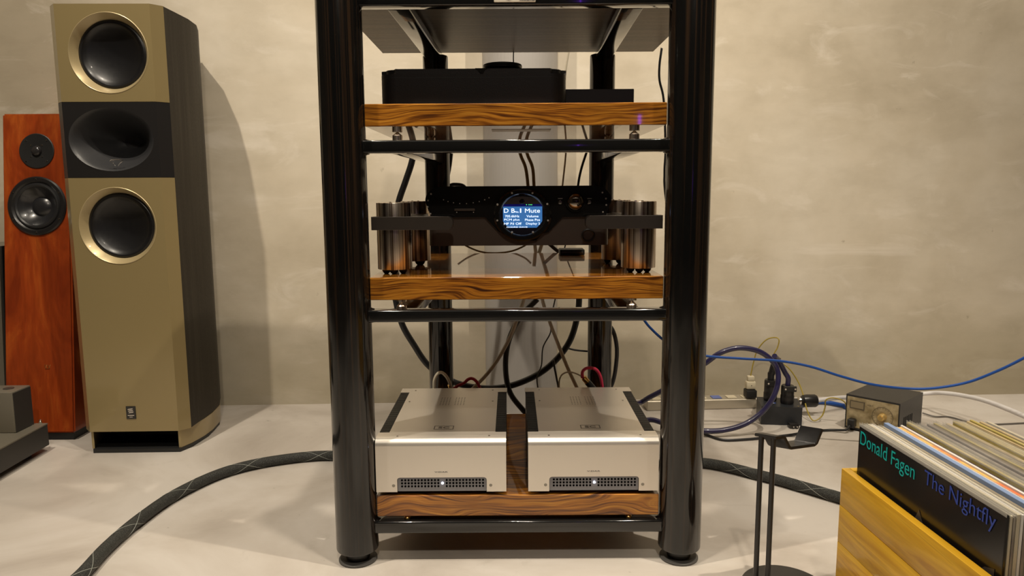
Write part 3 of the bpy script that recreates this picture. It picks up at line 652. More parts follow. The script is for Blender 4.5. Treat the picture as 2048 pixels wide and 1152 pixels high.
# grey speaker, only its edge in frame at the far left
GS = thing('grey_speaker', 'dark grey speaker cabinet barely in frame at the left edge, beside the cherry speaker', 'speaker', (-1.52, 2.0, 0))
a0, a1 = at(0, 485, 1.96), at(11, 790, 1.96)
sl_ = (a1.x-a0.x)/(a1.z-a0.z); xb_ = a0.x+sl_*(0-a0.z); GH_ = a0.z-.01; xt_ = a0.x-.004
m = MB(); m.prism([(xb_-.25, .01), (xb_, .01), (xt_, GH_), (xt_-.18, GH_)], 1.96, 2.14, 'y'); obj('cabinet', m, GUNM, GS)
m = MB(); m.prism([(xb_+.0006, .01), (xb_+.004, .01), (xt_+.004, GH_), (xt_+.0006, GH_)], 1.966, 2.135, 'y'); obj('side_panel', m, BLK, GS)
obj('base', MB().box(xb_-.24, xb_-.01, 1.97, 2.13, .0003, .0098), BLK, GS)
# ------------------------------------------------------------------ valve amplifier at the left edge
VA = thing('valve_amplifier', 'bronze-grey valve amplifier chassis with a square transformer cover, at the left edge', 'amplifier', (-1.35, 1.62, 0), 0)
rx_b, rx_f = -1.1840, -1.1690; yb, yf = 1.795, 1.42
zc0, zc1 = .018, .0745
m = MB(); m.prism([(rx_f-.36, yf), (rx_f, yf), (rx_b, yb), (rx_b-.36, yb)], zc0, zc1-.003); ch = obj('chassis', m, ANTH, VA)
m = MB(); m.prism([(rx_f-.361, yf-.001), (rx_f+.001, yf-.001), (rx_b+.001, yb+.001), (rx_b-.361, yb+.001)], zc1-.0029, zc1); obj('top_plate', m, GUNM, VA)
tc_ = obj('transformer_cover', MB().box(-1.365, -1.2125, 1.718, 1.788, zc1+.0002, .1765, bev=.0025), GUNM, VA)
obj('side_plate', MB().box(-1.2122, -1.2112, 1.7205, 1.7855, zc1+.0012, .1735), ANTH, VA)
obj('lid_disc', MB().cyl((-1.245, 1.755, .1766), .012, .0012, n=24), DARKAL, VA)
for (a_, b_) in ((81, 846), (39, 860), (63, 850)):
    p = fl(a_, b_, zc1); obj('terminal', MB().lathe([(.0035, 0), (.0035, .004), (.0022, .0055), (.0022, .0085), (0, .0105)], (p.x, p.y, zc1), n=12), CHROME, VA)
for (x_, y_) in ((-1.22, 1.75), (-1.22, 1.47), (-1.49, 1.75), (-1.49, 1.47)): obj('foot', MB().cyl((x_, y_, .0003), .016, .0178, n=20), RUB, VA)
# ------------------------------------------------------------------ headphone stand
HS = thing('headphone_stand', 'slim black metal headphone stand on a round base, left of the record crate', 'headphone stand', (.445, 1.125, 0))
bc = V((.4455, 1.125, 0))
base = obj('base', MB().lathe([(0, .0003), (.066, .0003), (.068, .002), (.068, .006), (.0665, .0075), (0, .0075)], bc, n=64), BLKS, HS)
p1b, p1t = V((.3985, 1.128, .007)), at(1526, 874, 1.128); p2b, p2t = V((.4145, 1.118, .007)), at(1539, 880, 1.118)
top1 = V((p1b.x, p1b.y, .262)); top2 = V((p2b.x, p2b.y, .262))
for a_, b_ in ((p1b, top1), (p2b, top2)): obj('pole', MB().tube([a_, b_], .0042, 16, smooth=0), BLKS, HS)
# bent steel strip: cross direction runs along the two poles, length runs right
zt_ = .262
wd = (top2-top1); wd.z = 0; wd.normalize()
A0 = fl(1513, 863, zt_+.004)
ln = (fl(1633, 887, zt_-.012)-fl(1566, 896, zt_-.012)); ln.z = 0; ln.normalize()
wl = .033
def strip(path, w0, wv, th_=.005):                 # path of (length, height) swept across the width
    m = MB(); bm = m.bm; S = []
    nrm = []
    for i, (l_, h_) in enumerate(path):
        a_ = path[max(i-1, 0)]; b_ = path[min(i+1, len(path)-1)]; dx_, dz_ = b_[0]-a_[0], b_[1]-a_[1]; q = math.hypot(dx_, dz_); nrm.append((-dz_/q, dx_/q))
    for k in (0, 1):
        top = [bm.verts.new(w0+wv*k+ln*l_+Z*h_) for l_, h_ in path]
        bot = [bm.verts.new(w0+wv*k+ln*(l_-n_[0]*th_)+Z*(h_-n_[1]*th_)) for (l_, h_), n_ in zip(path, nrm)]
        S.append((top, bot))
    n = len(path)
    for i in range(n-1):
        for k in (0, 1): bm.faces.new((S[k][0][i], S[k][0][i+1], S[k][1][i+1], S[k][1][i]))
        bm.faces.new((S[0][0][i], S[1][0][i], S[1][0][i+1], S[0][0][i+1])); bm.faces.new((S[0][1][i], S[0][1][i+1], S[1][1][i+1], S[1][1][i]))
    for i in (0, n-1): bm.faces.new((S[0][0][i], S[0][1][i], S[1][1][i], S[1][0][i]))
    bmesh.ops.recalc_face_normals(bm, faces=bm.faces); bmesh.ops.bevel(bm, geom=bm.edges[:], offset=.0006, segments=2, affect='EDGES'); return m
w0 = top1-wd*.007-ln*.005; w0.z = 0
obj('cradle', strip([(0, zt_+.004), (.012, zt_+.004), (.0195, zt_+.002), (.030, zt_-.016), (.031, zt_-.0165), (.077, zt_-.0165), (.0777, zt_-.016), (.088, zt_+.0075)], w0, wd*wl), BLKS, HS)
m = MB(); tx_ = fl(1625, 1140, .0077)
put_text(m, 'GERMAN', bc+V((-.004, .030, .0076)), (.86, -.50, 0), (-.50, -.86, 0), .045, .0058, .0003, weight=.02)
for v in m.bm.verts: v.co.z = max(v.co.z, .0076)
put_text(m, 'G', bc+V((-.012, -.020, .0076)), (.80, -.60, 0), (.60, .80, 0), .05, .034, .0003, weight=.03)
obj('lettering', m, WPR, base)
# ------------------------------------------------------------------ record crate and records
rotc = math.atan2(.3037, .0125)                    # direction of the sleeves, towards the camera
dC = V((.0125, -.3037, 0)).normalized(); nC = V((dC.y, -dC.x, 0)); nC = -nC if nC.x < 0 else nC    # nC points right, away from the visible face
C0 = V((.4975, 1.0595, 0)); CZ = .235; CL = .355; CW = .36
CRT = thing('record_crate', 'yellow varnished wooden crate full of vinyl records in the right foreground', 'crate', C0)
def cbox(l0, l1, n0, n1, z0_, z1_, bev=.0015):    # box in the crate's own frame
    m = MB().box(l0, l1, n0, n1, z0_, z1_, bev=bev, seg=2)
    mx = M4(((dC.x, nC.x, 0, C0.x), (dC.y, nC.y, 0, C0.y), (0, 0, 1, 0), (0, 0, 0, 1)))
    bmesh.ops.transform(m.bm, matrix=mx, verts=m.bm.verts); return m
nb = 4
for k in range(nb):
    za = .002+(CZ-.002)*k/nb; zb = .002+(CZ-.002)*(k+1)/nb-.0004
    obj('plank', cbox(0, CL, 0, .012, za, zb, .0006 if k < nb-1 else .0012), PINE, CRT)
    obj('plank', cbox(0, CL, CW-.012, CW, za, zb, .0006), PINE, CRT)
    obj('plank', cbox(0, .012, .0123, CW-.0123, za, zb, .0006), PINE, CRT)
    obj('plank', cbox(CL-.012, CL, .0123, CW-.0123, za, zb, .0006), PINE, CRT)
obj('bottom_board', cbox(.0125, CL-.0125, .0125, CW-.0125, .0005, .006, .0003), PINE, CRT)
def sleeve_mat(name, c, c2=None, rough=.4):
    m = mat(name, c, rough)
    if c2:
        nt = m.node_tree; nt.links.new(ramp(nt, tnoise(nt, coords(nt, (8, 8, 8)), 2.2, 2), [(.45, c), (.55, c2)]), nt.nodes['Principled BSDF'].inputs['Base Color'])
    return m
PAL = {'black': sleeve_mat('sleeve_black', (.012, .011, .011), rough=.22), 'cream': sleeve_mat('sleeve_cream', (.50, .45, .34)), 'white': sleeve_mat('sleeve_white', (.72, .70, .66)),
       'grey': sleeve_mat('sleeve_grey', (.20, .175, .155), (.30, .27, .23)), 'blue': sleeve_mat('sleeve_blue', (.20, .28, .46)), 'orange': sleeve_mat('sleeve_orange', (.75, .42, .10), (.7, .16, .05)),
       'yellow': sleeve_mat('sleeve_yellow', (.40, .32, .09), (.46, .40, .2)), 'purple': sleeve_mat('sleeve_purple', (.06, .03, .09), (.2, .17, .2)), 'tan': sleeve_mat('sleeve_tan', (.46, .36, .2), (.3, .22, .12)), 'brown': sleeve_mat('sleeve_brown', (.12, .08, .05))}
# (colour, thickness, top height, start offset along the crate, film height above the card)
REC = [('black', .0040, .310, .000, .0035), ('cream', .0035, .308, .002, .002), ('grey', .0030, .309, .001, .003), ('cream', .0045, .3075, .000, .0), ('white', .0035, .309, .003, .002),
       ('grey', .0040, .306, .002, .003), ('cream', .0040, .305, .004, .0), ('grey', .0035, .306, .001, .003), ('tan', .0030, .304, .005, .0), ('blue', .0075, .309, -.002, .0),
       ('grey', .0040, .304, .006, .002), ('cream', .0035, .302, .004, .0), ('white', .0030, .304, .006, .001), ('orange', .0055, .303, .006, .0), ('white', .0035, .305, .000, .0),
       ('purple', .0050, .303, .003, .0), ('yellow', .0050, .312, .002, .003), ('grey', .0045, .308, .000, .006), ('purple', .0050, .304, .004, .003), ('grey', .0045, .308, .001, .004),
       ('grey', .0050, .306, .004, .0), ('purple', .0045, .304, .003, .003), ('grey', .0045, .308, .000, .002), ('brown', .0045, .305, .003, .0), ('yellow', .0045, .3105, -.001, .0035),
       ('tan', .0045, .306, .002, .002), ('brown', .0045, .304, .004, .0), ('grey', .0045, .308, .001, .004), ('tan', .0050, .306, .000, .0), ('cream', .0045, .304, .002, .002),
       ('yellow', .0045, .312, .000, .003), ('tan', .0050, .308, .003, .0), ('yellow', .0050, .310, .002, .003), ('cream', .0045, .306, .000, .0), ('tan', .0045, .309, .003, .0), ('yellow', .0050, .311, .001, .0),
       ('grey', .0045, .308, .001, .002), ('cream', .0045, .306, .001, .0), ('tan', .0050, .308, .001, .0), ('grey', .0050, .308, .001, .002), ('cream', .0050, .308, .001, .0)]
UNIQ = {0: 'black record sleeve with teal and blue lettering, frontmost in the crate', 4: 'white-edged record sleeve, the whitest among the cream ones near the front of the crate', 9: 'thick pale blue record sleeve in the crate',
        12: 'slim white record sleeve just before the one with orange edge', 13: 'record sleeve with an orange and yellow edge in the crate', 14: 'white record sleeve right behind the orange-edged one', 16: 'olive yellow record sleeve, first yellow one from the front of the crate',
        8: 'tan record sleeve right in front of the thick pale blue one', 24: 'yellow record sleeve under clear film, second yellow one from the front of the crate'}
ORD = ['first', 'second', 'third', 'fourth', 'fifth', 'sixth', 'seventh', 'eighth', 'ninth', 'tenth', 'eleventh', 'twelfth']
ADJ = {'grey': 'greyish', 'cream': 'cream', 'tan': 'tan', 'purple': 'dark purplish', 'brown': 'dark brown', 'yellow': 'yellow', 'white': 'white', 'black': 'black', 'blue': 'blue', 'orange': 'orange'}
seen = {}
off = .0285; RL = .3065; l00 = .0135-.004
P00 = V((.5147, 1.0512, 0)); noff = (P00-C0).dot(nC); loff = (P00-C0).dot(dC)
off = noff
protos = {}
for i, (cname, th_, top, dl, film) in enumerate(REC):
    if off+th_ > CW-.016: break
    l0 = max(loff+dl*1.2, .0128); h_ = top-.0068
    ori = C0+dC*(l0+RL/2)+nC*(off+th_/2)+Z*.0066
    k_ = seen.get(cname, 0); seen[cname] = k_+1
    lab_ = UNIQ.get(i, '%s record sleeve, the %s %s one from the front of the wooden crate' % (ADJ[cname], ORD[k_], ADJ[cname]))
    t = thing('record', lab_, 'record', ori, math.atan2(dC.y, dC.x), group='vinyl records in the wooden crate')
    if cname == 'black' or True:
        # local x along the sleeve, local y to the right of it is -nC or nC
        m = MB().box(-RL/2, RL/2, -th_/2+.0003, th_/2-.0003, 0, h_-film, bev=.0004, seg=1); cv = obj('cover', m, PAL[cname], t, local=True)
        if film:
            mf = MB().box(-RL/2-.0006, RL/2+.0006, -th_/2+.00002, -th_/2+.00022, h_-film-.002, h_) ; mf.box(-RL/2-.0006, RL/2+.0006, th_/2-.00022, th_/2-.00002, h_-film-.002, h_)
            obj('clear_outer_sleeve', mf, GLASS, t, local=True, smooth=False)
    if i == 0: first = t
    off += th_+.0004
# lettering on the front sleeve
fp = C0+nC*(noff-.0003)
def face(s_, z_): return P00*1.0+dC*s_+Z*z_-nC*.0004
upv = Z
for (s, s0, s1, zb, zt2, mm_) in (('Donald Fagen', .010, .1462, -.0325, -.0095, mat('teal_print', (.0, .46, .44), .4)), ('The Nightfly', .167, .2965, -.0310, -.0085, mat('blue_print', (.03, .07, .42), .4))):
    m = MB(); o_ = face(s0, .310+zb)
    if s0 > .1: o_ = face(s0, .310-.0325); hgt = .024
    else: hgt = .0262; o_ = face(s0, .310-.0372)
    put_text(m, s, o_, dC, Z, s1-s0, hgt, .00025, weight=-.004); obj('lettering', m, mm_, first)
# faint pale shapes of the cover picture
m = MB()
for pts in ([(.150, .225), (.160, .245), (.172, .228), (.166, .221)], [(.215, .190), (.222, .215), (.240, .18), (.236, .17), (.224, .172)], [(.262, .12), (.268, .22), (.285, .235), (.300, .24), (.300, .12)]):
    bm = m.bm; bm.faces.new([bm.verts.new(face(a_, b_)+nC*.0001) for a_, b_ in pts])
obj('cover_picture', m, mat('picture_brown', (.075, .062, .052), .4), first)
# ------------------------------------------------------------------ things on the floor at the right
TB = thing('voltage_transformer', 'black metal transformer box with a dingy gold front and round dial, behind the records', 'transformer', (1.02, 1.93, 0))
a_, b_, c_, d_ = V((.9111, 1.9358, 0)), V((1.0072, 1.8383, 0)), V((1.1250, 1.9440, 0)), V((1.0290, 2.0415, 0))
zh = .0984
obj('casing', MB().prism([(p.x, p.y) for p in (a_, b_, c_, d_)], .004, zh), mat('black_hammered', (.022, .022, .023), .38, bump=.2, bscale=300), TB)
u = (b_-a_).normalized(); nF = V((u.y, -u.x, 0)); L_ = (b_-a_).length
def fr(s, z, d=.0): return a_+u*s+Z*z+nF*d
def fbox(s0, s1, z0_, z1_, d0, d1, bev=0):
    m = MB().box(s0, s1, d0, d1, z0_, z1_, bev=bev, seg=1); mx = M4(((u.x, nF.x, 0, a_.x), (u.y, nF.y, 0, a_.y), (0, 0, 1, 0), (0, 0, 0, 1))); bmesh.ops.transform(m.bm, matrix=mx, verts=m.bm.verts); return m
gp = mat('aged_gold_panel', (.42, .34, .20), .45, metal=.3); ntg = gp.node_tree
ntg.links.new(ramp(ntg, tnoise(ntg, coords(ntg), 40, 5), [(.35, (.26, .20, .10)), (.6, (.52, .43, .26))]), ntg.nodes['Principled BSDF'].inputs['Base Color'])
pn = obj('front_panel', fbox(.004, L_-.003, .010, zh-.005, .0002, .002), gp, TB)
DKG = mat('dark_panel_print', (.10, .08, .05), .5)
mw_ = obj('meter', fbox(.012, .050, zh-.036, zh-.014, .0021, .004), DKG, TB); obj('meter_window', fbox(.0145, .0475, zh-.0335, zh-.0165, .0041, .0045), mat('meter_face', (.24, .19, .11), .3), mw_)
dc = .096; dzc = zh-.044
m = MB(); pts_ = [fr(dc+.026*math.cos(2*PI*k/40), dzc+.026*math.sin(2*PI*k/40), .0024) for k in range(41)]; m.tube(pts_, .0005, 6, smooth=0)
for k in range(20):
    q = 2*PI*k/20; m.tube([fr(dc+.021*math.cos(q), dzc+.021*math.sin(q), .0022), fr(dc+.024*math.cos(q), dzc+.024*math.sin(q), .0022)], .0004, 4, smooth=0)
obj('dial_scale', m, DKG, pn)
m = MB(); m.tube([fr(dc, dzc, .002), fr(dc, dzc, .014), fr(dc, dzc, .016)], .010, 20, smooth=0, rf=lambda t_: .011-.003*t_); m.tube([fr(dc-.001, dzc-.001, .0155), fr(dc+.0, dzc, .0205)], .0055, 16, smooth=0)
obj('knob', m, mat('gold_knob', (.70, .50, .20), .3, metal=.7), TB)
m = MB(); put_text(m, 'VOLT', fr(.056, zh-.022, .0021), u, Z, .016, .004, .0002); obj('lettering', m, DKG, pn)
u2 = (c_-b_).normalized(); n2 = V((u2.y, -u2.x, 0))
for k in range(6):
    s = .030+k*.011; q0 = b_+u2*s+n2*.0001
    m = MB().box(0, .003, -.0004, .0006, 0, .030); mx = M4(((u2.x, n2.x, 0, q0.x), (u2.y, n2.y, 0, q0.y), (0, 0, 1, .025), (0, 0, 0, 1))); bmesh.ops.transform(m.bm, matrix=mx, verts=m.bm.verts); obj('vent_slot', m, mat('slot_black', (.002, .002, .002), .8) if k == 0 else bpy.data.materials['slot_black'], TB)
for p in (a_+V((.02, 0, 0)), b_+V((0, .02, 0)), c_-V((.02, 0, 0)), d_-V((0, .02, 0))): obj('foot', MB().cyl((p.x, p.y, .0003), .006, .004, n=12), RUB, TB)
pg = obj('socket_plug', fbox(.013, .032, .012, .036, .0021, .022, .003), RUB, TB)
def cable(name, pts, r, m_, lab, n=10, cat='cable', group=None, smooth=6, rf=None):
    o = obj(name, MB().tube(pts, r, n, smooth, rf=rf), m_); return label(o, lab, cat, group)
# distribution box
e0, e1, e2, e3 = V((.6943, 1.9745, 0)), V((.803, 1.9600, 0)), V((.8230, 2.0500, 0)), V((.7130, 2.0700, 0)); zq = .0523
PB = thing('distribution_box', 'small black power distribution box with thick plugs on its top, by the purple cable loop', 'power box', (.755, 2.01, 0))
obj('casing', MB().prism([(p.x, p.y) for p in (e0, e1, e2, e3)], .0005, zq), mat('blue_black_paint', (.02, .022, .026), .4, bump=.1, bscale=600), PB)
p = fl(1548, 807, zq); obj('name_label', MB().box(p.x-.014, p.x+.006, p.y, p.y+.009, zq+.0001, zq+.0004), mat('blue_label', (.02, .06, .3), .4), PB); obj('label_print', MB().box(p.x-.012, p.x+.002, p.y+.001, p.y+.003, zq+.0004, zq+.0006), WPR, PB)
obj('corner_screw', MB().cyl((e1.x-.008, e1.y+.010, zq), .003, .0012, n=12), CHROME, PB)
def big_plug(px, py, lab, h=.052):
    p = fl(px, py, zq+.0005); t = thing('power_plug', lab, 'plug', (p.x, p.y, zq+.0005))
    obj('plug_body', MB().lathe([(0, 0), (.017, 0), (.0185, .004), (.0185, .022), (.017, .026), (.0175, .028), (.0175, h-.004), (.016, h), (.009, h), (0, h)], (p.x, p.y, zq+.0005), n=32), BLKS, t)
    obj('clamp_bar', MB().box(p.x-.018, p.x+.018, p.y-.0205, p.y-.0155, zq+h-.014, zq+h+.002, bev=.001, seg=1), BLK, t)
    for s in (-1, 1): obj('clamp_screw', MB().lathe([(0, -.001), (.0025, -.0008), (.003, .001)], (p.x+s*.0135, p.y-.0208, zq+h-.006), 'y', 12), CHROME, t)
    return p
bp1 = big_plug(1574, 806, 'black round power plug standing upright on the distribution box, right of the loop')
bp2 = big_plug(1540, 800, 'black round power plug on the distribution box, behind the purple loop', .060)
# purple loop
LY = 1.90
lp = [V((.262, 1.66, .150)), V((.275, 1.76, .13)), V((.305, 1.88, .095)), at(1278, 806, 2.02), at(1300, 794, 2.0), at(1330, 778, 1.97), at(1370, 752, 1.93), at(1410, 727, 1.91), at(1440, 706, 1.9), at(1475, 696, 1.9), at(1510, 700, 1.9), at(1535, 713, 1.9), at(1553, 735, 1.9), at(1556, 764, 1.89), at(1545, 797, 1.88), at(1522, 826, 1.88), at(1490, 848, 1.875), at(1450, 860, 1.87), at(1410, 862, 1.87), at(1370, 857, 1.88), at(1330, 847, 1.9), at(1295, 840, 1.93), V((.30, 1.90, .009)), V((.22, 1.88, .009)), V((.13, 1.87, .009))]
for p in lp: p.z = max(p.z, .0085)
cable('purple_cable', lp, .0072, PURP, 'thick navy-purple power cable curling in a big loop beside the rack', 14)
tp1 = V((bp1.x, bp1.y, zq+.053)); cable('purple_cable', [tp1, tp1+Z*.02, at(1570, 745, bp1.y), at(1559, 724, bp1.y-.02), at(1549, 712, 1.955)], .0072, PURP, 'short purple cable rising from the right-hand plug of the distribution box', 14)
tp2 = V((bp2.x, bp2.y, zq+.061)); cable('black_cable', [tp2, tp2+Z*.02, at(1543, 748, bp2.y), at(1549, 728, bp2.y-.002), at(1556, 714, bp2.y)], .0095, RUB, 'stubby black cable rising from the plug behind the purple loop', 14)
# plug lying on its side, with blue and white cables
hp_ = V((.857, 2.052, 0)); t = thing('power_plug', 'round black plug lying on its side behind the distribution box', 'plug', (hp_.x, hp_.y, .026))
rr = .0185; hz = .0445
obj('plug_body', MB().lathe([(0, -.024), (.012, -.024), (.0145, -.018), (.017, -.016), (.0185, -.006), (.0185, .018), (.016, .023), (0, .023)], (hp_.x, hp_.y, hz), 'x', 28), BLKS, t)
obj('metal_cap', MB().lathe([(0, -.032), (.010, -.030), (.012, -.0245), (0, -.0242)], (hp_.x, hp_.y, hz), 'x', 20), CHROME, t)
p0 = V((hp_.x+.0235, hp_.y, hz))
def fz(px, py, z): return fl(px, py, z)
cable('white_cable', [p0, V((.92, 2.065, .046)), V((.99, 2.10, .040)), V((1.07, 2.12, .030)), at(1850, 787, 2.09), at(1885, 786, 2.04), at(1925, 791, 1.97), at(1975, 803, 1.85), at(2048, 832, 1.66), at(2130, 870, 1.5)], .0062, WHITE, 'thick white cable running along the foot of the wall past the transformer', 12)
q = [fz(1602, 804, .008), fz(1640, 804, .008), fz(1690, 812, .008), fz(1740, 822, .008)]
cable('blue_cable', [V((.84, 2.115, .008))]+q[1:3]+[V((.99, 2.11, .008))], .0065, BLUE, 'thick blue cable lying on the floor between distribution box and transformer', 12)
cable('blue_cable', [fz(1990, 878, .006), fz(2020, 878, .006), fz(2048, 882, .006), fz(2100, 890, .006)], .0055, BLUE, 'short stretch of blue cable on the floor behind the records, at the right edge', 10)
# hanging blue network cable in front
hb_ = [V((RCX[1]+.004, 1.77, .452)), at(1235, 621, 1.80), at(1265, 622, 1.81), at(1285, 637, 1.80), at(1300, 655, 1.80), at(1330, 682, 1.80), at(1370, 703, 1.80), at(1412, 712, 1.80), at(1480, 717, 1.80), at(1560, 722, 1.80), at(1620, 733, 1.79), at(1680, 752, 1.78), at(1740, 768, 1.77), at(1800, 776, 1.76), at(1860, 777, 1.74), at(1930, 766, 1.71), at(1990, 744, 1.67), at(2048, 716, 1.63), at(2130, 670, 1.58)]
cable('blue_cable', hb_, .0033, BLUE, 'slim bright blue cable hanging in a long curve in front of the right wall', 10)
# small grey connector in front of the box
q = fl(1590, 858, 0); t = thing('small_plug', 'tiny black moulded plug on the floor in front of the distribution box', 'plug', (q.x, q.y, 0))
obj('plug_body', MB().box(q.x-.014, q.x+.012, q.y, q.y+.022, .0003, .014, bev=.003), BLKS, t)
for dx_ in (-.006, .004): obj('pin', MB().cyl((q.x+dx_, q.y-.006, .0075), .0018, .0065, 'y', n=10), CHROME, t)
# power strip with a white plug
s0, s1 = V((.40, 2.105, 0)), V((.735, 2.125, 0)); du = (s1-s0).normalized(); dn2 = V((-du.y, du.x, 0))
SP = thing('power_strip', 'silver multi-socket power strip at the foot of the wall', 'power strip', (.57, 2.12, 0))
def sbox(a0, a1, b0, b1, z0_, z1_, bev=0):
    m = MB().box(a0, a1, b0, b1, z0_, z1_, bev=bev, seg=1); mx = M4(((du.x, dn2.x, 0, s0.x), (du.y, dn2.y, 0, s0.y), (0, 0, 1, 0), (0, 0, 0, 1))); bmesh.ops.transform(m.bm, matrix=mx, verts=m.bm.verts); return m
obj('housing', sbox(0, .335, 0, .05, .0004, .030, .002), mat('silver_paint', (.50, .45, .36), .4, metal=.5), SP)
for k in range(7):
    obj('socket', sbox(.018+k*.046, .046+k*.046, .010, .038, .0302, .0325, .0005), CREAM if k % 3 != 1 else mat('blue_socket', (.12, .16, .4), .4) if k == 1 else bpy.data.materials['blue_socket'] if k == 4 else CREAM, SP)
wp = at(1499, 790, 2.135); ax_ = wp.x
t = thing('travel_adapter', 'black cube adapter plugged into the power strip under the white plug', 'adapter', (ax_, 2.137, .0326)); obj('adapter_body', MB().box(ax_-.014, ax_+.018, 2.12, 2.152, .0327, .0565, bev=.003), BLK, t); obj('rim', MB().box(ax_-.010, ax_+.014, 2.124, 2.148, .0566, .058), BLKS, t)
t = thing('white_plug', 'cream white mains plug on the black adapter', 'plug', (ax_+.002, 2.137, .058))
obj('plug_body', MB().box(ax_-.012, ax_+.016, 2.126, 2.148, .0583, .082, bev=.004), CREAM, t); obj('plug_neck', MB().box(ax_-.008, ax_+.012, 2.129, 2.145, .0822, .098, bev=.003), CREAM, t)
obj('screw', MB().lathe([(0, -.0005), (.0015, 0)], (ax_+.002, 2.1258, .070), 'y', 8), BLK, t)
yw = [V((ax_+.002, 2.137, .0985)), at(1507, 725, 2.137), at(1515, 700, 2.13), at(1532, 680, 2.12), at(1550, 675, 2.11), at(1558, 680, 2.10), at(1555, 695, 2.10), at(1548, 710, 2.10), at(1558, 722, 2.10), at(1578, 737, 2.09), at(1597, 765, 2.08), at(1608, 795, 2.05), at(1614, 820, 2.02), at(1626, 841, 1.99), at(1643, 833, 1.99), at(1650, 815, 1.99), at(1652, 800, 1.985), at(1668, 796, 1.98), at(1690, 805, 1.97), at(1705, 815, 1.99)]
for p in yw: p.z = max(p.z, .003)
cable('earth_wire', yw[:-1]+[V((.925, 1.958, .03))], .0019, YEL, 'thin green-yellow earth wire looping from the white plug to the transformer', 8)
# black mains cord along the floor to the transformer
mc = [fr(.022, .018, .023), fr(.018, .010, .04), fz(1660, 860, .004), fz(1620, 863, .004), fz(1580, 870, .004), fz(1540, 874, .004), fz(1500, 878, .004), fz(1450, 880, .004), fz(1420, 872, .004), fz(1395, 860, .004), fz(1350, 845, .004)]
cable('black_cord', mc, .0034, RUB, 'thin black mains cord on the floor leading to the transformer box', 8)
cable('black_cord', [fz(1845, 826, .006), fz(1870, 833, .004), fz(1900, 834, .003), fz(1960, 848, .003), fz(2048, 846, .003), fz(2110, 842, .003)], .0022, mat('grey_cord', (.12, .11, .10), .5), 'thin grey cord on the floor behind the records, from the transformer to the right edge', 8)
# ------------------------------------------------------------------ big braided cable
bz_ = .0122
big = [fl(60, 1260, bz_), fl(110, 1200, bz_), fl(165, 1148, bz_), fl(215, 1094, bz_), fl(280, 1038, bz_), fl(355, 987, bz_), fl(450, 944, bz_), fl(550, 921, bz_), fl(665, 911, bz_), V((-.29, 1.672, bz_)), V((-.15, 1.655, bz_)), V((.02, 1.65, bz_)), V((.2, 1.65, bz_)), V((.33, 1.645, bz_)), fl(1410, 926, bz_), fl(1530, 953, bz_), fl(1600, 972, bz_), fl(1675, 994, bz_), fl(1780, 1025, bz_), V((.86, 1.28, bz_))]
mb = MB().tube(big, .0118, 16, smooth=10); path = list(mb.path); frames = list(mb.frames)
BC = label(obj('braided_cable', mb, MESH), 'thick black braided cable sweeping across the floor behind the rack', 'cable')
# pale threads spiralling both ways round the sleeve
acc = [0]
for a_, b_ in zip(path, path[1:]): acc.append(acc[-1]+(b_-a_).length)
for sgn in (1, -1):
    pts = []; n_ = int(acc[-1]/.004); j_ = 0
    for k in range(n_):
        s_ = acc[-1]*k/n_
        while acc[j_+1] < s_: j_ += 1
        t_ = (s_-acc[j_])/(acc[j_+1]-acc[j_]); p = frames[j_][0].lerp(frames[j_+1][0], t_); up = frames[j_][1].lerp(frames[j_+1][1], t_); sd = frames[j_][2].lerp(frames[j_+1][2], t_)
        ph = sgn*(2*PI*s_/.17)+.4; pts.append(p+(up*math.cos(ph)+sd*math.sin(ph))*.0119)
    obj('thread', MB().tube(pts, .0004, 4, smooth=0), THREAD, BC)
# ------------------------------------------------------------------ cables behind the rack
def path_(pts, Y): return [at(a_, b_, Y if not isinstance(Y, (list, tuple)) else Y[i]) for i, (a_, b_) in enumerate(pts)]
YB = 1.83
cable('black_cable', path_([(835, 255), (825, 318), (812, 360), (797, 405), (788, 460), (782, 520), (788, 580), (803, 645), (828, 690), (858, 732), (905, 763), (960, 776), (1015, 773), (1070, 752), (1110, 722), (1138, 685), (1152, 645), (1158, 605), (1157, 560)], YB), .0080, RUB, 'thick black cable hanging in a wide U between the rear posts', 14)
cable('black_cable', path_([(1075, 598), (1040, 635), (1018, 680), (1011, 730), (1018, 780), (1040, 813), (1062, 830)], [1.80, 1.80, 1.80, 1.79, 1.79, 1.78, 1.77])+[V((.05, 1.75, .16)), V((.052, 1.74, .10)), V((.06, 1.76, .03))], .0070, RUB, 'thick black cable dropping into the gap between the two amplifiers', 14)
cable('beige_cable', path_([(1098, 440), (1080, 500), (1060, 560), (1040, 622), (1022, 670), (1000, 712), (975, 747), (945, 778), (930, 795)], 1.775), .0047, TAN, 'beige cable falling leftwards to the left amplifier', 10)
cable('beige_cable', path_([(1068, 470), (1075, 540), (1085, 600), (1100, 645), (1117, 690), (1135, 735), (1155, 778), (1163, 795)], 1.765), .0044, TAN, 'beige cable falling rightwards to the right amplifier', 10)
cable('black_cord', path_([(1150, 440), (1128, 500), (1112, 590), (1101, 640), (1101, 665), (1086, 695), (1083, 730), (1074, 755), (1078, 790)], 1.79), .0017, RUB, 'thin wavy black cord hanging in front of the pillar', 8)
cable('black_cord', path_([(1107, 720), (1110, 740), (1120, 790)], 1.80), .0026, RUB, 'short straight dark cord ending behind the right amplifier', 8)
cable('black_cord', path_([(1128, 694), (1150, 700), (1180, 703), (1215, 706)], 1.88), .0026, RUB, 'short dark cord crossing level to the right rear post', 8)
cable('black_cable', path_([(1195, 640), (1222, 655), (1233, 690), (1232, 730), (1224, 768), (1205, 800)], 1.84), .0055, RUB, 'black cable bulging out behind the right rear post', 10)
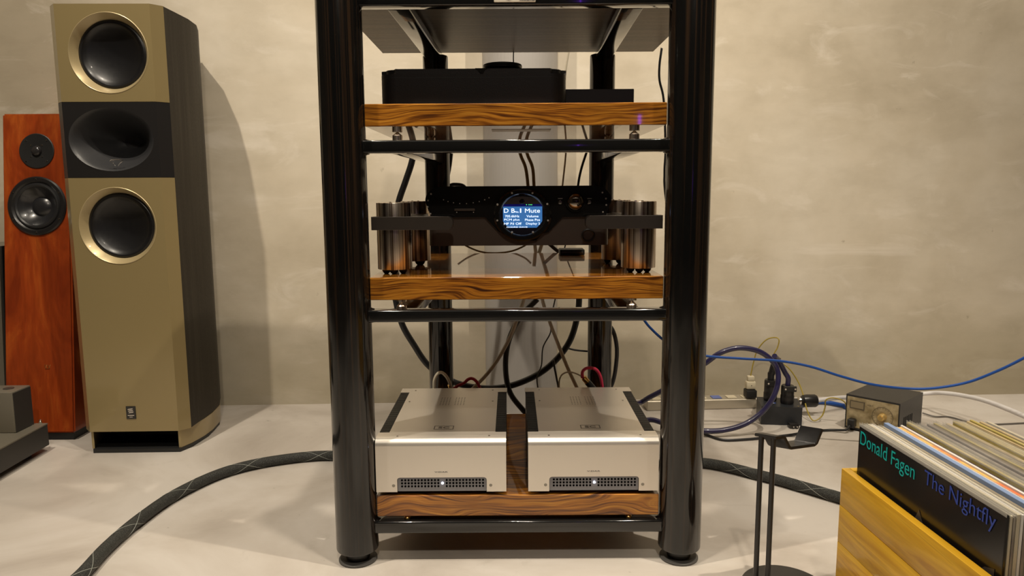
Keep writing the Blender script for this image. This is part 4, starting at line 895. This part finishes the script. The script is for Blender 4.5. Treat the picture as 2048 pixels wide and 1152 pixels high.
for (a_, b_, lab) in ((1040, 1056, 'left one of two olive cables hanging above the converter'), (1054, 1068, 'right one of two olive cables hanging above the converter')):
    cable('olive_cable', path_([(a_-8, 262), (a_, 306), (a_+11, 335), (b_, 372), (b_+3, 420)], 1.76), .0040, OLIVE, lab, 10)
cable('beige_cord', path_([(1138, 100), (1131, 145), (1128, 200), (1133, 270), (1131, 315), (1125, 372), (1121, 420)], 1.80), .0022, TAN, 'thin beige cord hanging behind the player, right of the puck', 8)
cable('black_cord', [V((at(1027, 104, 1.74).x, 1.74, .9715)), at(1027, 125, 1.74), at(1029, 180, 1.74)], .0013, RUB, 'very thin dark cord hanging above the puck of the player', 8)
cable('black_cord', path_([(1185, 270), (1172, 308), (1162, 340), (1156, 372), (1152, 420)], 1.79), .0030, RUB, 'black cord hanging above the right end of the converter', 8)
cable('black_cord', path_([(905, 280), (900, 330)], 1.82)+path_([(893, 372), (906, 369), (925, 371), (935, 382)], 1.80), .0045, RUB, 'black cord arching up just behind the left end of the converter', 8)
cable('black_cord', [V((at(1323, 88, 1.72).x, 1.72, .9718))]+path_([(1323, 100), (1319, 130), (1319, 160), (1326, 190), (1329, 225), (1331, 300), (1329, 345), (1332, 400)], 1.72)+[V((.405, 1.75, .40)), V((.42, 1.80, .15)), V((.43, 1.83, .02)), V((.43, 1.88, .0035))], .0027, RUB, 'thin black cord hanging close beside the right front post', 8)
cable('olive_cord', path_([(915, 480), (935, 493), (960, 503), (985, 506), (1020, 503), (1048, 492), (1062, 480)], 1.735), .0022, OLIVE, 'thin olive cord sagging below the converter', 8)
# diagonal black strap leaving the back edge of the middle shelf
st_ = MB(); q0, q1 = at(1088, 478, 1.745), at(1150, 530, 1.745); st_.tube([q0, at(1108, 496, 1.745), q1], .0055, 4, smooth=2); label(obj('black_strap', st_, BLK), 'flat black strap slanting down behind the middle shelf', 'strap')
# loudspeaker leads on the amplifiers
AY = 1.575; zt_ = AZ+.06
def lead(pts, m_, lab, r=.0036, tail=None):
    P = path_(pts, AY+.012); o = cable('speaker_lead', P, r, m_, lab, 8); return o
lead([(866, 800), (868, 778), (869, 760), (875, 748), (883, 745), (892, 752), (899, 765), (905, 785)], mat('cream_braid', (.66, .60, .47), .6, bump=.6, bscale=500), 'cream braided lead arching up behind the left amplifier')
lead([(902, 782), (915, 772), (928, 766), (936, 759), (944, 757), (952, 762), (958, 772), (963, 790)], RED, 'red braided lead humped behind the left amplifier')
lead([(1165, 756), (1165, 744), (1172, 737), (1184, 736), (1194, 741), (1201, 754), (1204, 770), (1207, 790)], mat('crimson_braid', (.55, .02, .07), .5, bump=.6, bscale=500), 'crimson braided lead arching up behind the right amplifier')
lead([(1120, 790), (1118, 768), (1122, 752), (1132, 745), (1145, 745), (1158, 750), (1168, 756)], mat('ivory_wire', (.6, .55, .42), .5), 'thin ivory lead curving over the right amplifier', .0018)
for (cx0, cy0, cx1, cy1, lab) in ((1167, 755, 1192, 784, 'black and gold plug angled behind the right amplifier'), (899, 770, 905, 790, 'gold plug pointing up behind the left amplifier')):
    p, q = at(cx0, cy0, AY+.012), at(cx1, cy1, AY+.02)
    t = thing('audio_plug', lab, 'plug', q)
    obj('sleeve', MB().tube([p.lerp(q, .3), q], .0075 if cx0 > 1000 else .004, 16, smooth=0), RUB, t); obj('metal_tip', MB().tube([p, p.lerp(q, .29)], .0066 if cx0 > 1000 else .0042, 16, smooth=0), BRASS, t)
# violet neon tube on the wall behind the camera, seen mirrored in the posts
obj_n = MB().tube([(.9, RY0+.04, .88), (.9, RY0+.04, 1.17)], .010, 12, smooth=0)
label(obj('neon_tube', obj_n, mat('violet_neon', (.3, .1, .9), .3, emit=(.25, .05, 1.), es=10)), 'upright violet neon tube on the wall behind the viewer', 'lamp')
